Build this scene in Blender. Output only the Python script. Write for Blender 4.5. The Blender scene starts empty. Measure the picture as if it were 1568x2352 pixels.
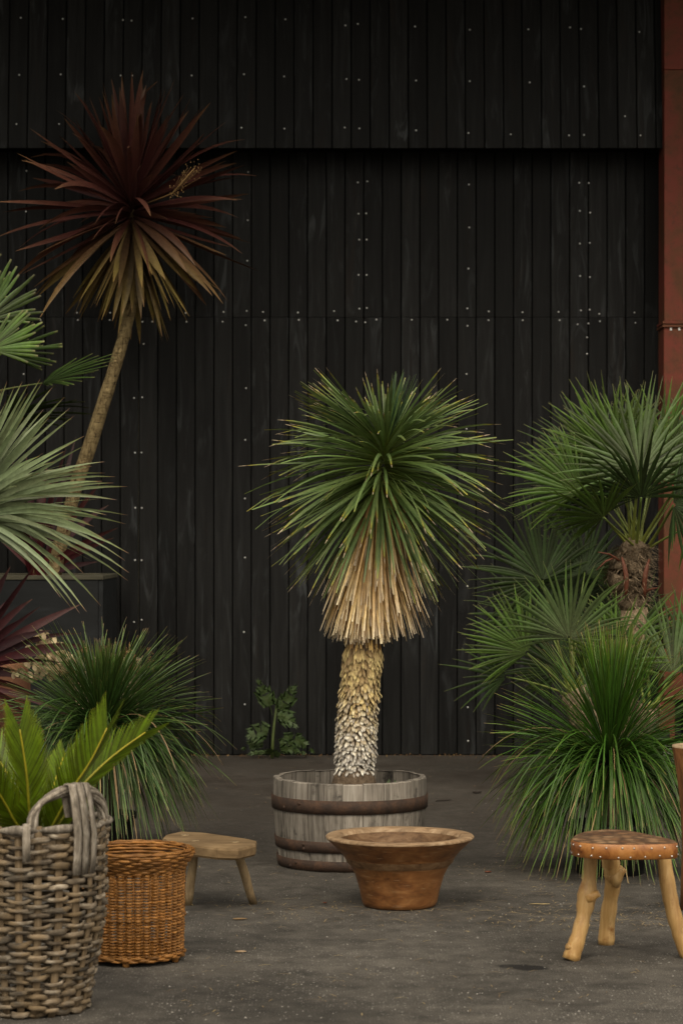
import bpy, math, random
import numpy as np
from mathutils import Vector, Matrix

R = random.Random(7)
rad = math.radians
sc = bpy.context.scene
col = sc.collection

# ------------------------------------------------------------------ camera
F, CX, HY, H = 5553.0, 784.0, 1230.0, 1.5      # photo measured on a 1568 x 2352 grid
cam_d = bpy.data.cameras.new('camera')
cam = bpy.data.objects.new('camera', cam_d)
col.objects.link(cam)
cam.location = (0, 0, H)
cam.rotation_euler = (rad(90), 0, 0)
cam_d.sensor_fit = 'VERTICAL'
cam_d.sensor_height = 36.0
cam_d.lens = 85.0
cam_d.shift_y = (HY - 1176.0) / 2352.0
cam_d.clip_end = 500
cam_d.dof.use_dof = True
cam_d.dof.focus_distance = 11.0
cam_d.dof.aperture_fstop = 5.6
sc.camera = cam
sc.render.resolution_x, sc.render.resolution_y = 682, 1024

# ------------------------------------------------------------------ world, sun, exposure
SUN_EL, SUN_AZ = 48.0, -28.0                    # behind the camera, a little to its left
w = bpy.data.worlds.new('World'); sc.world = w; w.use_nodes = True
wn = w.node_tree
sky = wn.nodes.new('ShaderNodeTexSky'); sky.sky_type = 'NISHITA'; sky.sun_disc = False
sky.sun_elevation = rad(SUN_EL); sky.sun_rotation = rad(180 + SUN_AZ)
sky.dust_density = 4.0
hs = wn.nodes.new('ShaderNodeHueSaturation'); hs.inputs['Saturation'].default_value = 0.22
tint = wn.nodes.new('ShaderNodeMixRGB'); tint.blend_type = 'MULTIPLY'; tint.inputs[0].default_value = 1
tint.inputs[2].default_value = (1.0, 0.93, 0.80, 1)
bg = wn.nodes['Background']; bg.inputs['Strength'].default_value = 0.10
wn.links.new(sky.outputs[0], hs.inputs['Color']); wn.links.new(hs.outputs[0], tint.inputs[1])
wn.links.new(tint.outputs[0], bg.inputs['Color'])
sun_d = bpy.data.lights.new('sun', 'SUN'); sun_d.energy = 1.1; sun_d.angle = rad(30); sun_d.color = (1.0, 0.90, 0.74)
sun = bpy.data.objects.new('sun', sun_d); col.objects.link(sun)
sun.rotation_euler = (rad(90 - SUN_EL), 0, rad(SUN_AZ)); sun.location = (0, -5, 12)
sc.view_settings.view_transform = 'Standard'
sc.view_settings.look = 'None'
sc.view_settings.exposure = 0.75
sc.view_settings.gamma = 1.0
sc.view_settings.use_curve_mapping = False

# ------------------------------------------------------------------ helpers
def P(px, py, Y):
    return Vector(((px - CX) / F * Y, Y, H - (py - HY) / F * Y))
def PG(px, py, z=0.0):
    Y = F * (H - z) / (py - HY)
    return Vector(((px - CX) / F * Y, Y, z))
def U(a, b): return R.uniform(a, b)

ORG = {}
def finish(o, label=None, cat=None, group=None, kind=None):
    if label: o['label'] = label
    if cat: o['category'] = cat
    if group: o['group'] = group
    if kind: o['kind'] = kind
    return o
def thing(name, loc, label, cat, group=None):
    o = bpy.data.objects.new(name, None); col.objects.link(o)
    o.location = loc; o.empty_display_size = 0.1
    ORG[o.name] = Vector(loc)
    return finish(o, label, cat, group)

class MB:
    def __init__(s): s.v, s.f, s.a = [], [], []
    def add(s, v, f, a=(0.5, 0.5, 0.5)):
        k = len(s.v); s.v.extend(v)
        s.f.extend([tuple(i + k for i in q) for q in f])
        if a and isinstance(a[0], (tuple, list)): s.a.extend(a)
        else: s.a.extend([a] * len(v))
    def build(s, name, mat, parent=None, smooth=True, origin=None, kind=None):
        o0 = ORG[parent.name] if parent else (Vector(origin) if origin else Vector((0, 0, 0)))
        me = bpy.data.meshes.new(name)
        arr = np.array([tuple(p) for p in s.v], dtype=np.float64) - np.array(o0)
        me.from_pydata(arr.tolist(), [], s.f)
        at = me.attributes.new('lf', 'FLOAT_COLOR', 'POINT')
        ca = np.ones((len(s.v), 4), dtype=np.float32); ca[:, :3] = np.array(s.a, dtype=np.float32)
        at.data.foreach_set('color', ca.ravel())
        if smooth: me.polygons.foreach_set('use_smooth', [True] * len(me.polygons))
        me.materials.append(mat); me.update()
        o = bpy.data.objects.new(name, me); col.objects.link(o)
        if parent: o.parent = parent
        elif origin: o.location = origin
        ORG[o.name] = Vector(o0)
        if kind: o['kind'] = kind
        return o

def perp(t, hint):
    s = hint - t * t.dot(hint)
    if s.length < 1e-6:
        s = t.orthogonal()
    return s.normalized()
def tangents(pts):
    n = len(pts); T = []
    for i in range(n):
        a = pts[max(i - 1, 0)]; b = pts[min(i + 1, n - 1)]
        d = (b - a); T.append(d.normalized() if d.length > 1e-9 else Vector((0, 0, 1)))
    return T
def curve(p0, d, L, n, droop=0.0, pw=1.6, side=None, sway=0.0):
    pts = [p0.copy()]; d = d.normalized(); st = L / (n - 1)
    for i in range(1, n):
        t = i / (n - 1)
        v = d + Vector((0, 0, -1)) * droop * t ** pw
        if side is not None: v = v + side * sway * t
        pts.append(pts[-1] + v.normalized() * st)
    return pts
def blade(mb, pts, wd, side, fold=0.2, rnd=None, b=0.0, t0=0.0, t1=1.0, twist=0.0):
    rnd = R.random() if rnd is None else rnd
    T = tangents(pts); n = len(pts); V = []; A = []; Fc = []
    for i, p in enumerate(pts):
        s = perp(T[i], side); nn = T[i].cross(s)
        if twist:
            an = twist * i / (n - 1); s, nn = s * math.cos(an) + nn * math.sin(an), nn * math.cos(an) - s * math.sin(an)
        w = wd[i] * 0.5
        V += [p - s * w + nn * fold * w, p, p + s * w + nn * fold * w]
        t = t0 + (t1 - t0) * i / (n - 1)
        A += [(t, rnd, b)] * 3
        if i:
            k = 3 * i
            Fc += [(k - 3, k - 2, k + 1, k), (k - 2, k - 1, k + 2, k + 1)]
    mb.add(V, Fc, A)
def tube(mb, pts, rr, ns=8, rnd=None, caps=True, flat=None, hint=None, b=0.0, closed=False, rnds=None):
    """flat: thickness ratio across the hint direction"""
    rnd = R.random() if rnd is None else rnd
    n = len(pts)
    if closed:
        T = [(pts[(i + 1) % n] - pts[i - 1]).normalized() for i in range(n)]
    else: T = tangents(pts)
    V = []; A = []; Fc = []
    u = None
    for i, p in enumerate(pts):
        h = hint[i] if isinstance(hint, list) else (hint if hint is not None else (u if u is not None else Vector((0.3, 0.2, 1)) if abs(T[i].z) < 0.9 else Vector((1, 0.1, 0))))
        u = perp(T[i], h); v = T[i].cross(u)
        r = rr[i] if isinstance(rr, (list, tuple)) else rr
        fl = flat if flat else 1.0
        rd = rnds[i] if rnds else rnd
        for k in range(ns):
            an = 2 * math.pi * k / ns
            V.append(p + u * math.cos(an) * r * fl + v * math.sin(an) * r)
            A.append((i / max(n - 1, 1), rd, b))
    m = n if closed else n - 1
    for i in range(m):
        j = (i + 1) % n
        for k in range(ns):
            k2 = (k + 1) % ns
            Fc.append((i * ns + k, i * ns + k2, j * ns + k2, j * ns + k))
    if caps and not closed:
        Fc.append(tuple(range(ns - 1, -1, -1))); Fc.append(tuple((n - 1) * ns + k for k in range(ns)))
    mb.add(V, Fc, A)
def box(mb, x0, x1, y0, y1, z0, z1, bev=0.0, a=(0.5, 0.5, 0.5)):
    if not bev:
        v = [Vector((x, y, z)) for x in (x0, x1) for y in (y0, y1) for z in (z0, z1)]
        f = [(0, 1, 3, 2), (4, 6, 7, 5), (0, 4, 5, 1), (2, 3, 7, 6), (0, 2, 6, 4), (1, 5, 7, 3)]
        mb.add(v, f, a); return
    # bevel on the edges of the x/y outline and the two ends
    def ring(z, i):
        x0_, x1_, y0_, y1_ = x0 + i, x1 - i, y0 + i, y1 - i
        c = bev
        return [Vector(q) for q in ((x0_ + c, y0_, z), (x1_ - c, y0_, z), (x1_, y0_ + c, z), (x1_, y1_ - c, z), (x1_ - c, y1_, z), (x0_ + c, y1_, z), (x0_, y1_ - c, z), (x0_, y0_ + c, z))]
    rs = [ring(z0, bev * .6), ring(z0 + bev, 0), ring(z1 - bev, 0), ring(z1, bev * .6)]
    v = sum(rs, []); f = [tuple(range(7, -1, -1)), tuple(range(24, 32))]
    for i in range(3):
        for k in range(8):
            f.append((i * 8 + k, i * 8 + (k + 1) % 8, (i + 1) * 8 + (k + 1) % 8, (i + 1) * 8 + k))
    mb.add(v, f, a)
def lathe(mb, c, prof, ns=48, wob=0.0, seed=0, a=(0.5, 0.5, 0.5), cap0=True, cap1=True):
    V = []; Fc = []; rr = random.Random(seed)
    ph = [rr.uniform(0, 6.28) for _ in range(4)]
    for (r, z) in prof:
        for k in range(ns):
            an = 2 * math.pi * k / ns
            q = 1 + wob * (math.sin(2 * an + ph[0]) * .5 + math.sin(3 * an + ph[1] + z * 3) * .3 + math.sin(7 * an + ph[2]) * .12)
            V.append(Vector((c[0] + r * q * math.cos(an), c[1] + r * q * math.sin(an), c[2] + z)))
    m = len(prof)
    for i in range(m - 1):
        for k in range(ns):
            k2 = (k + 1) % ns
            Fc.append((i * ns + k, i * ns + k2, (i + 1) * ns + k2, (i + 1) * ns + k))
    if cap0: Fc.append(tuple(range(ns - 1, -1, -1)))
    if cap1: Fc.append(tuple((m - 1) * ns + k for k in range(ns)))
    mb.add(V, Fc, a)
def inst(src, parent, mat4):
    o = src.copy(); col.objects.link(o); o.parent = parent; o.matrix_local = mat4
    return o

# ------------------------------------------------------------------ materials
class NT:
    def __init__(s, name):
        s.m = bpy.data.materials.new(name); s.m.use_nodes = True; s.nt = s.m.node_tree
        s.b = s.nt.nodes['Principled BSDF']
    def n(s, t, ins=None, **pr):
        nd = s.nt.nodes.new(t)
        for k, v in pr.items(): setattr(nd, k, v)
        for k, v in (ins or {}).items(): s.put(nd.inputs[k], v)
        return nd
    def put(s, sock, v):
        if isinstance(v, bpy.types.NodeSocket): s.nt.links.new(v, sock)
        elif isinstance(v, (tuple, list)) and sock.type == 'RGBA': sock.default_value = tuple(v)[:3] + (1,)
        else: sock.default_value = v
    def set(s, **k):
        names = {'color': 'Base Color', 'rough': 'Roughness', 'metal': 'Metallic', 'normal': 'Normal', 'spec': 'Specular IOR Level'}
        for a, v in k.items(): s.put(s.b.inputs[names[a]], v)
    def coords(s, kind='Object', rnd=0.0, scale=(1, 1, 1)):
        c = s.n('ShaderNodeTexCoord').outputs[kind]
        if rnd:
            oi = s.n('ShaderNodeObjectInfo').outputs['Random']
            ml = s.n('ShaderNodeMath', {0: oi, 1: rnd}, operation='MULTIPLY').outputs[0]
            c = s.n('ShaderNodeVectorMath', {0: c, 1: ml}, operation='ADD').outputs[0]
        if scale != (1, 1, 1):
            c = s.n('ShaderNodeMapping', {'Vector': c, 'Scale': scale}).outputs[0]
        return c
    def noise(s, vec, scale, detail=4, rough=0.55, dist=0.0):
        return s.n('ShaderNodeTexNoise', {'Vector': vec, 'Scale': scale, 'Detail': detail, 'Roughness': rough, 'Distortion': dist}).outputs[0]
    def ramp(s, fac, stops, interp='LINEAR'):
        nd = s.n('ShaderNodeValToRGB', {'Fac': fac}); cr = nd.color_ramp; cr.interpolation = interp
        while len(cr.elements) < len(stops): cr.elements.new(0.5)
        for e, (p, c) in zip(cr.elements, stops):
            e.position = p; e.color = (c, c, c, 1) if isinstance(c, (int, float)) else tuple(c)[:3] + (1,)
        return nd.outputs[0]
    def mix(s, fac, a, b, mode='MIX'):
        nd = s.n('ShaderNodeMixRGB', blend_type=mode)
        s.put(nd.inputs[0], fac); s.put(nd.inputs[1], a); s.put(nd.inputs[2], b)
        return nd.outputs[0]
    def bump(s, h, strength=0.4, dist=0.01, normal=None):
        nd = s.n('ShaderNodeBump', {'Height': h, 'Strength': strength, 'Distance': dist})
        if normal: s.put(nd.inputs['Normal'], normal)
        return nd.outputs[0]
    def attr(s):
        a = s.n('ShaderNodeAttribute', attribute_name='lf').outputs['Color']
        q = s.n('ShaderNodeSeparateColor', {'Color': a})
        return q.outputs[0], q.outputs[1], q.outputs[2]
    def vary(s, c, fac, lo=0.7, hi=1.3, hue=0.0):
        k = s.n('ShaderNodeMapRange', {'Value': fac, 'To Min': lo, 'To Max': hi}).outputs[0]
        nd = s.n('ShaderNodeHueSaturation', {'Color': c, 'Value': k})
        if hue:
            hq = s.n('ShaderNodeMapRange', {'Value': fac, 'To Min': 0.5 - hue, 'To Max': 0.5 + hue}).outputs[0]
            s.put(nd.inputs['Hue'], hq)
        return nd.outputs[0]

def leaf_mat(name, stops, lo=0.65, hi=1.3, hue=0.012, rough=0.42, trans=0.18, stops2=None, streak=0.35, spec=0.4):
    m = NT(name); t, rn, b = m.attr()
    c = m.ramp(t, stops)
    if stops2: c = m.mix(b, c, m.ramp(t, stops2))
    c = m.vary(c, rn, lo, hi, hue)
    tc = m.coords('Object')
    nz = m.noise(tc, 38, 3)
    c = m.mix(streak, c, m.ramp(nz, [(0.3, 0.35), (0.7, 1.35)]), 'MULTIPLY')
    m.set(color=c, rough=rough, spec=spec)
    if trans:
        tr = m.n('ShaderNodeBsdfTranslucent', {'Color': c})
        mx = m.n('ShaderNodeMixShader', {0: trans, 1: m.b.outputs[0], 2: tr.outputs[0]})
        out = m.nt.nodes['Material Output']; m.nt.links.new(mx.outputs[0], out.inputs['Surface'])
    return m.m

M = {}
def wood_mat(name, c0, c1, c2, stretch=(30, 30, 2.0), rnd=9.0, rough=0.7, bs=0.35, bd=0.004, var=(0.75, 1.25), blotch=None, usea=False, alt=None):
    m = NT(name); v = m.coords('Object', rnd, stretch)
    g = m.noise(v, 1.0, 6, 0.65, 0.4)
    c = m.ramp(g, [(0.25, c0), (0.5, c1), (0.75, c2)])
    big = m.noise(m.coords('Object', rnd), 5.0, 3)
    c = m.mix(0.55, c, m.ramp(big, [(0.3, 0.55), (0.7, 1.35)]), 'MULTIPLY')
    if blotch:
        k = m.ramp(m.noise(m.coords('Object', rnd + 3), blotch[0], 5, 0.65), [(blotch[1], 0), (blotch[1] + 0.12, 1)])
        c = m.mix(k, c, blotch[2])
    if usea:
        c = m.vary(c, m.attr()[1], *var)
        if alt: c = m.mix(m.ramp(m.n('ShaderNodeMath', {0: m.attr()[1], 1: 7.31}, operation='MULTIPLY').outputs[0] if False else m.noise(m.coords('Object'), 13, 2), [(0.45, 0), (0.62, 0.55)]), c, alt)
    else: c = m.vary(c, m.n('ShaderNodeObjectInfo').outputs['Random'], *var)
    m.set(color=c, rough=rough, normal=m.bump(g, bs, bd), spec=0.3)
    return m.m

# black stained cladding
m = NT('black_stained_boards')
v = m.coords('Object', 13.0, (26, 26, 1.6)); g = m.noise(v, 1.0, 6, 0.62, 0.8)
c = m.ramp(g, [(0.28, (.0052, .0052, .0050)), (0.52, (.0100, .0100, .0096)), (0.8, (.0190, .0192, .0187))])
s1 = m.noise(m.coords('Object', 31.0, (11, 11, 1.6)), 1.0, 4, 0.6, 2.2)
s2 = m.noise(m.coords('Object', 5.0, (1.2, 1.2, 0.75)), 1.0, 3)
k = m.n('ShaderNodeMath', {0: m.ramp(s1, [(0.53, 0), (0.68, 1)]), 1: m.ramp(s2, [(0.40, 0.0), (0.62, 0.75)])}, operation='MULTIPLY').outputs[0]
c = m.mix(k, c, (.040, .043, .044))
s3 = m.noise(m.coords('Object', 21.0, (9, 9, 1.0)), 1.0, 4, 0.6, 1.0)
c = m.mix(m.ramp(s3, [(0.60, 0), (0.78, 0.6)]), c, (.016, .0105, .0070))
c = m.vary(c, m.n('ShaderNodeObjectInfo').outputs['Random'], 0.62, 1.4)
m.set(color=c, rough=m.ramp(g, [(0.3, 0.62), (0.8, 0.8)]), normal=m.bump(g, 0.35, 0.004), spec=0.13)
M['board'] = m.m
m = NT('board_backing'); m.set(color=(.005, .005, .005), rough=0.9, spec=0.1); M['backing'] = m.m
m = NT('screw_steel'); m.set(color=(.64, .64, .62), rough=0.42, metal=0.4); M['screw'] = m.m
# asphalt
m = NT('asphalt')
tc = m.coords('Object'); fine = m.noise(tc, 190, 3, 0.7); mid = m.noise(tc, 9, 5, 0.65); big = m.noise(tc, 1.1, 4, 0.6)
c = m.ramp(fine, [(0.28, (.031, .027, .0225)), (0.50, (.076, .068, .057)), (0.72, (.165, .149, .127))])
c = m.mix(0.7, c, m.ramp(mid, [(0.32, 0.42), (0.68, 1.4)]), 'MULTIPLY')
c = m.mix(0.9, c, m.ramp(big, [(0.35, 0.58), (0.65, 1.4)]), 'MULTIPLY')
sep = m.n('ShaderNodeSeparateXYZ', {0: tc})
dirt = m.n('ShaderNodeMapRange', {'Value': sep.outputs[1], 'From Min': 9.6, 'From Max': 13.5}).outputs[0]  # brown dirt that also paints in the light falling off towards the wall
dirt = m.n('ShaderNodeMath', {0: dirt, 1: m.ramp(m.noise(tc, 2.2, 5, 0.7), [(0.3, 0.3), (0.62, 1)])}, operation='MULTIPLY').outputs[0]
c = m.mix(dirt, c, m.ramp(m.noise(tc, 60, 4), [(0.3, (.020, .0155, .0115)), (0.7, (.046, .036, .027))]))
vo = m.n('ShaderNodeTexVoronoi', {'Vector': tc, 'Scale': 88.0, 'Randomness': 1.0})
sp = m.n('ShaderNodeSeparateColor', {'Color': vo.outputs['Color']})
pk = m.n('ShaderNodeMath', {0: m.ramp(vo.outputs['Distance'], [(0.22, 1), (0.42, 0)]), 1: m.ramp(sp.outputs[0], [(0.62, 0), (0.72, 1)])}, operation='MULTIPLY').outputs[0]
worn = m.n('ShaderNodeMapRange', {'Value': sep.outputs[1], 'From Min': 12.5, 'From Max': 8.8, 'To Min': 0.2, 'To Max': 0.85}).outputs[0]
pk = m.n('ShaderNodeMath', {0: pk, 1: worn}, operation='MULTIPLY').outputs[0]
pk = m.n('ShaderNodeMath', {0: pk, 1: m.ramp(m.noise(tc, 2.6, 4, 0.6), [(0.40, 0.15), (0.60, 1)])}, operation='MULTIPLY').outputs[0]
c = m.mix(pk, c, m.ramp(sp.outputs[1], [(0, (.13, .119, .103)), (1, (.34, .315, .28))]))
c = m.mix(m.ramp(m.noise(tc, 3.4, 6, 0.7, 0.6), [(0.57, 0), (0.70, 0.55)]), c, (.020, .0165, .013))
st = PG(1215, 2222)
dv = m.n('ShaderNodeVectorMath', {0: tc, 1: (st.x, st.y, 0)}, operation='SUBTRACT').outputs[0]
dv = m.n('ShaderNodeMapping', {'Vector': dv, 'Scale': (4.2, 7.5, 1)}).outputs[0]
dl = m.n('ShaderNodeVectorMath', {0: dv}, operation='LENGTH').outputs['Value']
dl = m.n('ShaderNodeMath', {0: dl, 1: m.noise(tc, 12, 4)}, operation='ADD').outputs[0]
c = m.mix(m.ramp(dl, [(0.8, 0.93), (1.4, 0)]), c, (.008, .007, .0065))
hgt = m.n('ShaderNodeMath', {0: fine, 1: pk}, operation='ADD').outputs[0]
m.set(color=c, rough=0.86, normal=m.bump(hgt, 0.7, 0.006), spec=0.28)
M['asphalt'] = m.m
# rusty red steel
m = NT('rusty_red_steel')
tc = m.coords('Object', 4.0); a1 = m.noise(tc, 3.0, 6, 0.65, 0.5); a2 = m.noise(tc, 24, 5, 0.7)
c = m.ramp(a1, [(0.36, (.070, .034, .013)), (0.48, (.112, .038, .017)), (0.60, (.155, .034, .021))])
c = m.mix(m.ramp(a2, [(0.52, 0), (0.7, 0.8)]), c, (.075, .030, .014))
m.set(color=c, rough=0.75, normal=m.bump(a2, 0.3, 0.003), spec=0.3); M['redsteel'] = m.m
# rust iron hoop
m = NT('rusted_hoop_iron')
tc = m.coords('Object', 4.0); a1 = m.noise(tc, 14, 6, 0.7, 0.3); a2 = m.noise(tc, 90, 4, 0.7)
c = m.ramp(a1, [(0.3, (.020, .014, .011)), (0.52, (.048, .027, .017)), (0.72, (.085, .042, .022))])
c = m.mix(0.6, c, m.ramp(a2, [(0.3, 0.6), (0.7, 1.4)]), 'MULTIPLY')
m.set(color=c, rough=0.8, normal=m.bump(a2, 0.5, 0.003), spec=0.35); M['rust'] = m.m
M['stave'] = wood_mat('weathered_oak_stave', (.040, .035, .029), (.20, .175, .145), (.34, .31, .265), (55, 55, 3.2), 9, 0.85, 0.6, 0.006, (0.72, 1.25), (9.0, 0.57, (.040, .035, .030)))
M['slab'] = wood_mat('worn_brown_timber', (.085, .053, .025), (.185, .120, .058), (.265, .180, .094), (5, 22, 22), 0, 0.75, 0.35, 0.003, (0.9, 1.1))
M['stickleg'] = wood_mat('worn_brown_stick', (.12, .083, .045), (.26, .185, .100), (.37, .28, .165), (40, 40, 4), 3, 0.75, 0.3, 0.003, (0.9, 1.1))
M['peeled'] = wood_mat('peeled_honey_wood', (.26, .130, .038), (.46, .275, .100), (.62, .42, .19), (34, 34, 3.0), 3, 0.42, 0.35, 0.003, (0.92, 1.08), (11.0, 0.60, (.27, .125, .036)))
M['log'] = wood_mat('reddish_log_wood', (.05, .019, .008), (.22, .088, .029), (.37, .165, .060), (42, 42, 2.4), 3, 0.6, 0.6, 0.006, (0.95, 1.05))
M['cutwood'] = wood_mat('pale_cut_wood', (.22, .145, .080), (.36, .255, .155), (.46, .35, .23), (12, 12, 12), 3, 0.7, 0.2, 0.002, (0.95, 1.05))
M['planter'] = wood_mat('black_planter_boards', (.0030, .0036, .0040), (.0060, .0070, .0076), (.015, .0170, .0185), (1.7, 9, 12), 7, 0.7, 0.3, 0.004, (0.8, 1.25))
M['capwood'] = wood_mat('greenish_cap_timber', (.04, .037, .024), (.07, .065, .042), (.10, .092, .062), (2, 10, 10), 7, 0.8, 0.3, 0.003)
M['cane'] = wood_mat('weathered_grey_cane', (.034, .026, .018), (.155, .122, .085), (.39, .34, .265), (16, 16, 60), 4, 0.8, 0.8, 0.006, (0.30, 1.55), (4.5, 0.53, (.060, .044, .028)), usea=True, alt=(.22, .150, .075))
M['stakecane'] = wood_mat('weathered_tan_stake', (.07, .048, .028), (.17, .120, .068), (.27, .20, .125), (55, 55, 4), 4, 0.8, 0.5, 0.004, (0.6, 1.2), usea=True)
M['handlecane'] = wood_mat('weathered_handle_cane', (.045, .037, .029), (.21, .178, .138), (.46, .41, .345), (70, 70, 16), 4, 0.8, 0.6, 0.005, (0.75, 1.2), usea=True)
M['wicker'] = wood_mat('honey_wicker', (.115, .043, .009), (.25, .108, .024), (.37, .180, .052), (16, 16, 40), 4, 0.5, 0.25, 0.002, (0.65, 1.25), (5.0, 0.64, (.24, .085, .018)), usea=True)
# carved bowl
m = NT('carved_bowl_wood')
tc = m.coords('Object'); wv = m.n('ShaderNodeMapping', {'Vector': tc, 'Scale': (4, 4, 13)}).outputs[0]
g = m.noise(wv, 1.6, 6, 0.65, 1.2); big = m.noise(tc, 6, 4, 0.6, 0.8); sc1 = m.noise(m.n('ShaderNodeMapping', {'Vector': tc, 'Scale': (12, 12, 80), 'Rotation': (0.5, 0.7, 0)}).outputs[0], 1.5, 3)
c = m.ramp(g, [(0.28, (.075, .027, .009)), (0.5, (.185, .076, .023)), (0.72, (.29, .14, .050))])
c = m.mix(0.75, c, m.ramp(big, [(0.3, 0.45), (0.7, 1.4)]), 'MULTIPLY')
c = m.mix(m.ramp(sc1, [(0.62, 0), (0.70, 0.55)]), c, (.30, .19, .105))
m.set(color=c, rough=m.ramp(big, [(0.3, 0.36), (0.7, 0.55)]), normal=m.bump(g, 0.3, 0.004), spec=0.4); M['bowl'] = m.m
m = NT('bowl_pale_rim')
tc = m.coords('Object'); g = m.noise(m.n('ShaderNodeMapping', {'Vector': tc, 'Scale': (5, 22, 22)}).outputs[0], 1.8, 6, 0.65, 0.8)
c = m.ramp(g, [(0.3, (.13, .078, .040)), (0.5, (.29, .19, .105)), (0.7, (.42, .30, .185))])
c = m.mix(0.6, c, m.ramp(m.noise(tc, 11, 4), [(0.3, 0.55), (0.7, 1.25)]), 'MULTIPLY')
m.set(color=c, rough=0.65, normal=m.bump(g, 0.3, 0.003), spec=0.3); M['bowlrim'] = m.m
m = NT('bowl_shaded_hollow_wood')
tc = m.coords('Object'); g = m.noise(m.n('ShaderNodeMapping', {'Vector': tc, 'Scale': (9, 9, 20)}).outputs[0], 1.8, 6, 0.65, 0.8)
c = m.ramp(g, [(0.3, (.060, .030, .013)), (0.5, (.145, .080, .037)), (0.7, (.21, .130, .068))])  # hollow colour darkened to paint in the shade inside the bowl
m.set(color=c, rough=0.6, normal=m.bump(g, 0.4, 0.004), spec=0.3); M['bowlin'] = m.m
# leather
m = NT('patched_hide_leather')
tc = m.coords('Object'); big = m.noise(tc, 16, 5, 0.65, 0.6); f2 = m.noise(tc, 70, 4)
c = m.ramp(big, [(0.30, (.060, .017, .005)), (0.42, (.22, .075, .016)), (0.60, (.38, .16, .040)), (0.75, (.46, .22, .075))])
m.set(color=c, rough=0.42, normal=m.bump(f2, 0.25, 0.002), spec=0.45); M['leather'] = m.m
m = NT('hairy_hide_top')
tc = m.coords('Object'); vo = m.n('ShaderNodeTexVoronoi', {'Vector': tc, 'Scale': 26.0}); vs = m.n('ShaderNodeSeparateColor', {'Color': vo.outputs['Color']})
c = m.ramp(vs.outputs[0], [(0, (.115, .055, .025)), (0.5, (.21, .110, .050)), (1, (.29, .180, .095))])
c = m.mix(m.ramp(vo.outputs['Distance'], [(0.35, 0), (0.6, 0.7)]), c, (.045, .025, .014))
m.set(color=c, rough=0.7, normal=m.bump(m.noise(tc, 120, 3), 0.4, 0.003), spec=0.3); M['hide'] = m.m
m = NT('chrome_stud'); m.set(color=(.60, .57, .53), rough=0.30, metal=1.0); M['stud'] = m.m
# soil, pot, bark
m = NT('dry_soil'); tc = m.coords('Object'); g = m.noise(tc, 45, 5, 0.7)
m.set(color=m.ramp(g, [(0.3, (.022, .015, .010)), (0.7, (.085, .060, .040))]), rough=0.95, normal=m.bump(g, 0.9, 0.01), spec=0.1); M['soil'] = m.m
m = NT('root_bark'); tc = m.coords('Object'); g = m.noise(tc, 60, 5, 0.7)
m.set(color=m.ramp(g, [(0.3, (.055, .038, .025)), (0.7, (.17, .125, .085))]), rough=0.95, normal=m.bump(g, 0.9, 0.008), spec=0.1); M['root'] = m.m
m = NT('black_plastic_pot'); tc = m.coords('Object'); g = m.noise(tc, 9, 4)
m.set(color=m.ramp(g, [(0.35, (.010, .0105, .011)), (0.7, (.022, .022, .022))]), rough=0.5, spec=0.4); M['pot'] = m.m
m = NT('rusty_terracotta'); tc = m.coords('Object'); g = m.noise(tc, 7, 5, 0.65)
m.set(color=m.ramp(g, [(0.3, (.085, .032, .014)), (0.7, (.18, .075, .032))]), rough=0.8, normal=m.bump(g, 0.2, 0.004)); M['terra'] = m.m
m = NT('concrete_footing'); tc = m.coords('Object'); g = m.noise(tc, 20, 5, 0.65)
m.set(color=m.ramp(g, [(0.3, (.055, .052, .047)), (0.7, (.115, .108, .097))]), rough=0.9, normal=m.bump(g, 0.3, 0.004)); M['concrete'] = m.m
m = NT('fissured_cordyline_bark'); tc = m.coords('Object')
v1 = m.noise(m.n('ShaderNodeMapping', {'Vector': tc, 'Scale': (48, 48, 14), 'Rotation': (0, -0.35, 0)}).outputs[0], 1.0, 5, 0.7, 1.0)
v2 = m.noise(m.n('ShaderNodeMapping', {'Vector': tc, 'Scale': (12, 12, 75), 'Rotation': (0, -0.35, 0)}).outputs[0], 1.0, 4, 0.7, 1.2)
h = m.n('ShaderNodeMath', {0: m.ramp(v1, [(0.38, 0.2), (0.52, 1)]), 1: m.ramp(v2, [(0.36, 0.25), (0.50, 1)])}, operation='MULTIPLY').outputs[0]
h = m.n('ShaderNodeMath', {0: h, 1: m.ramp(m.noise(tc, 30, 4), [(0.3, 0.55), (0.7, 1)])}, operation='MULTIPLY').outputs[0]
m.set(color=m.ramp(h, [(0.05, (.020, .014, .007)), (0.24, (.13, .092, .042)), (0.65, (.24, .180, .086))]), rough=0.85, normal=m.bump(h, 0.8, 0.012), spec=0.2); M['bark'] = m.m
m = NT('palm_fibre'); t, rn, b = m.attr(); tc = m.coords('Object')
c = m.ramp(m.noise(tc, 55, 4, 0.7), [(0.3, (.090, .062, .037)), (0.7, (.34, .255, .165))]); c = m.vary(c, rn, 0.4, 1.4)
m.set(color=c, rough=0.9, spec=0.15, normal=m.bump(m.noise(tc, 120, 3), 0.6, 0.006)); M['fibre'] = m.m
m = NT('red_brown_sheath'); m.set(color=(.11, .030, .011), rough=0.65); M['sheath'] = m.m

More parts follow.
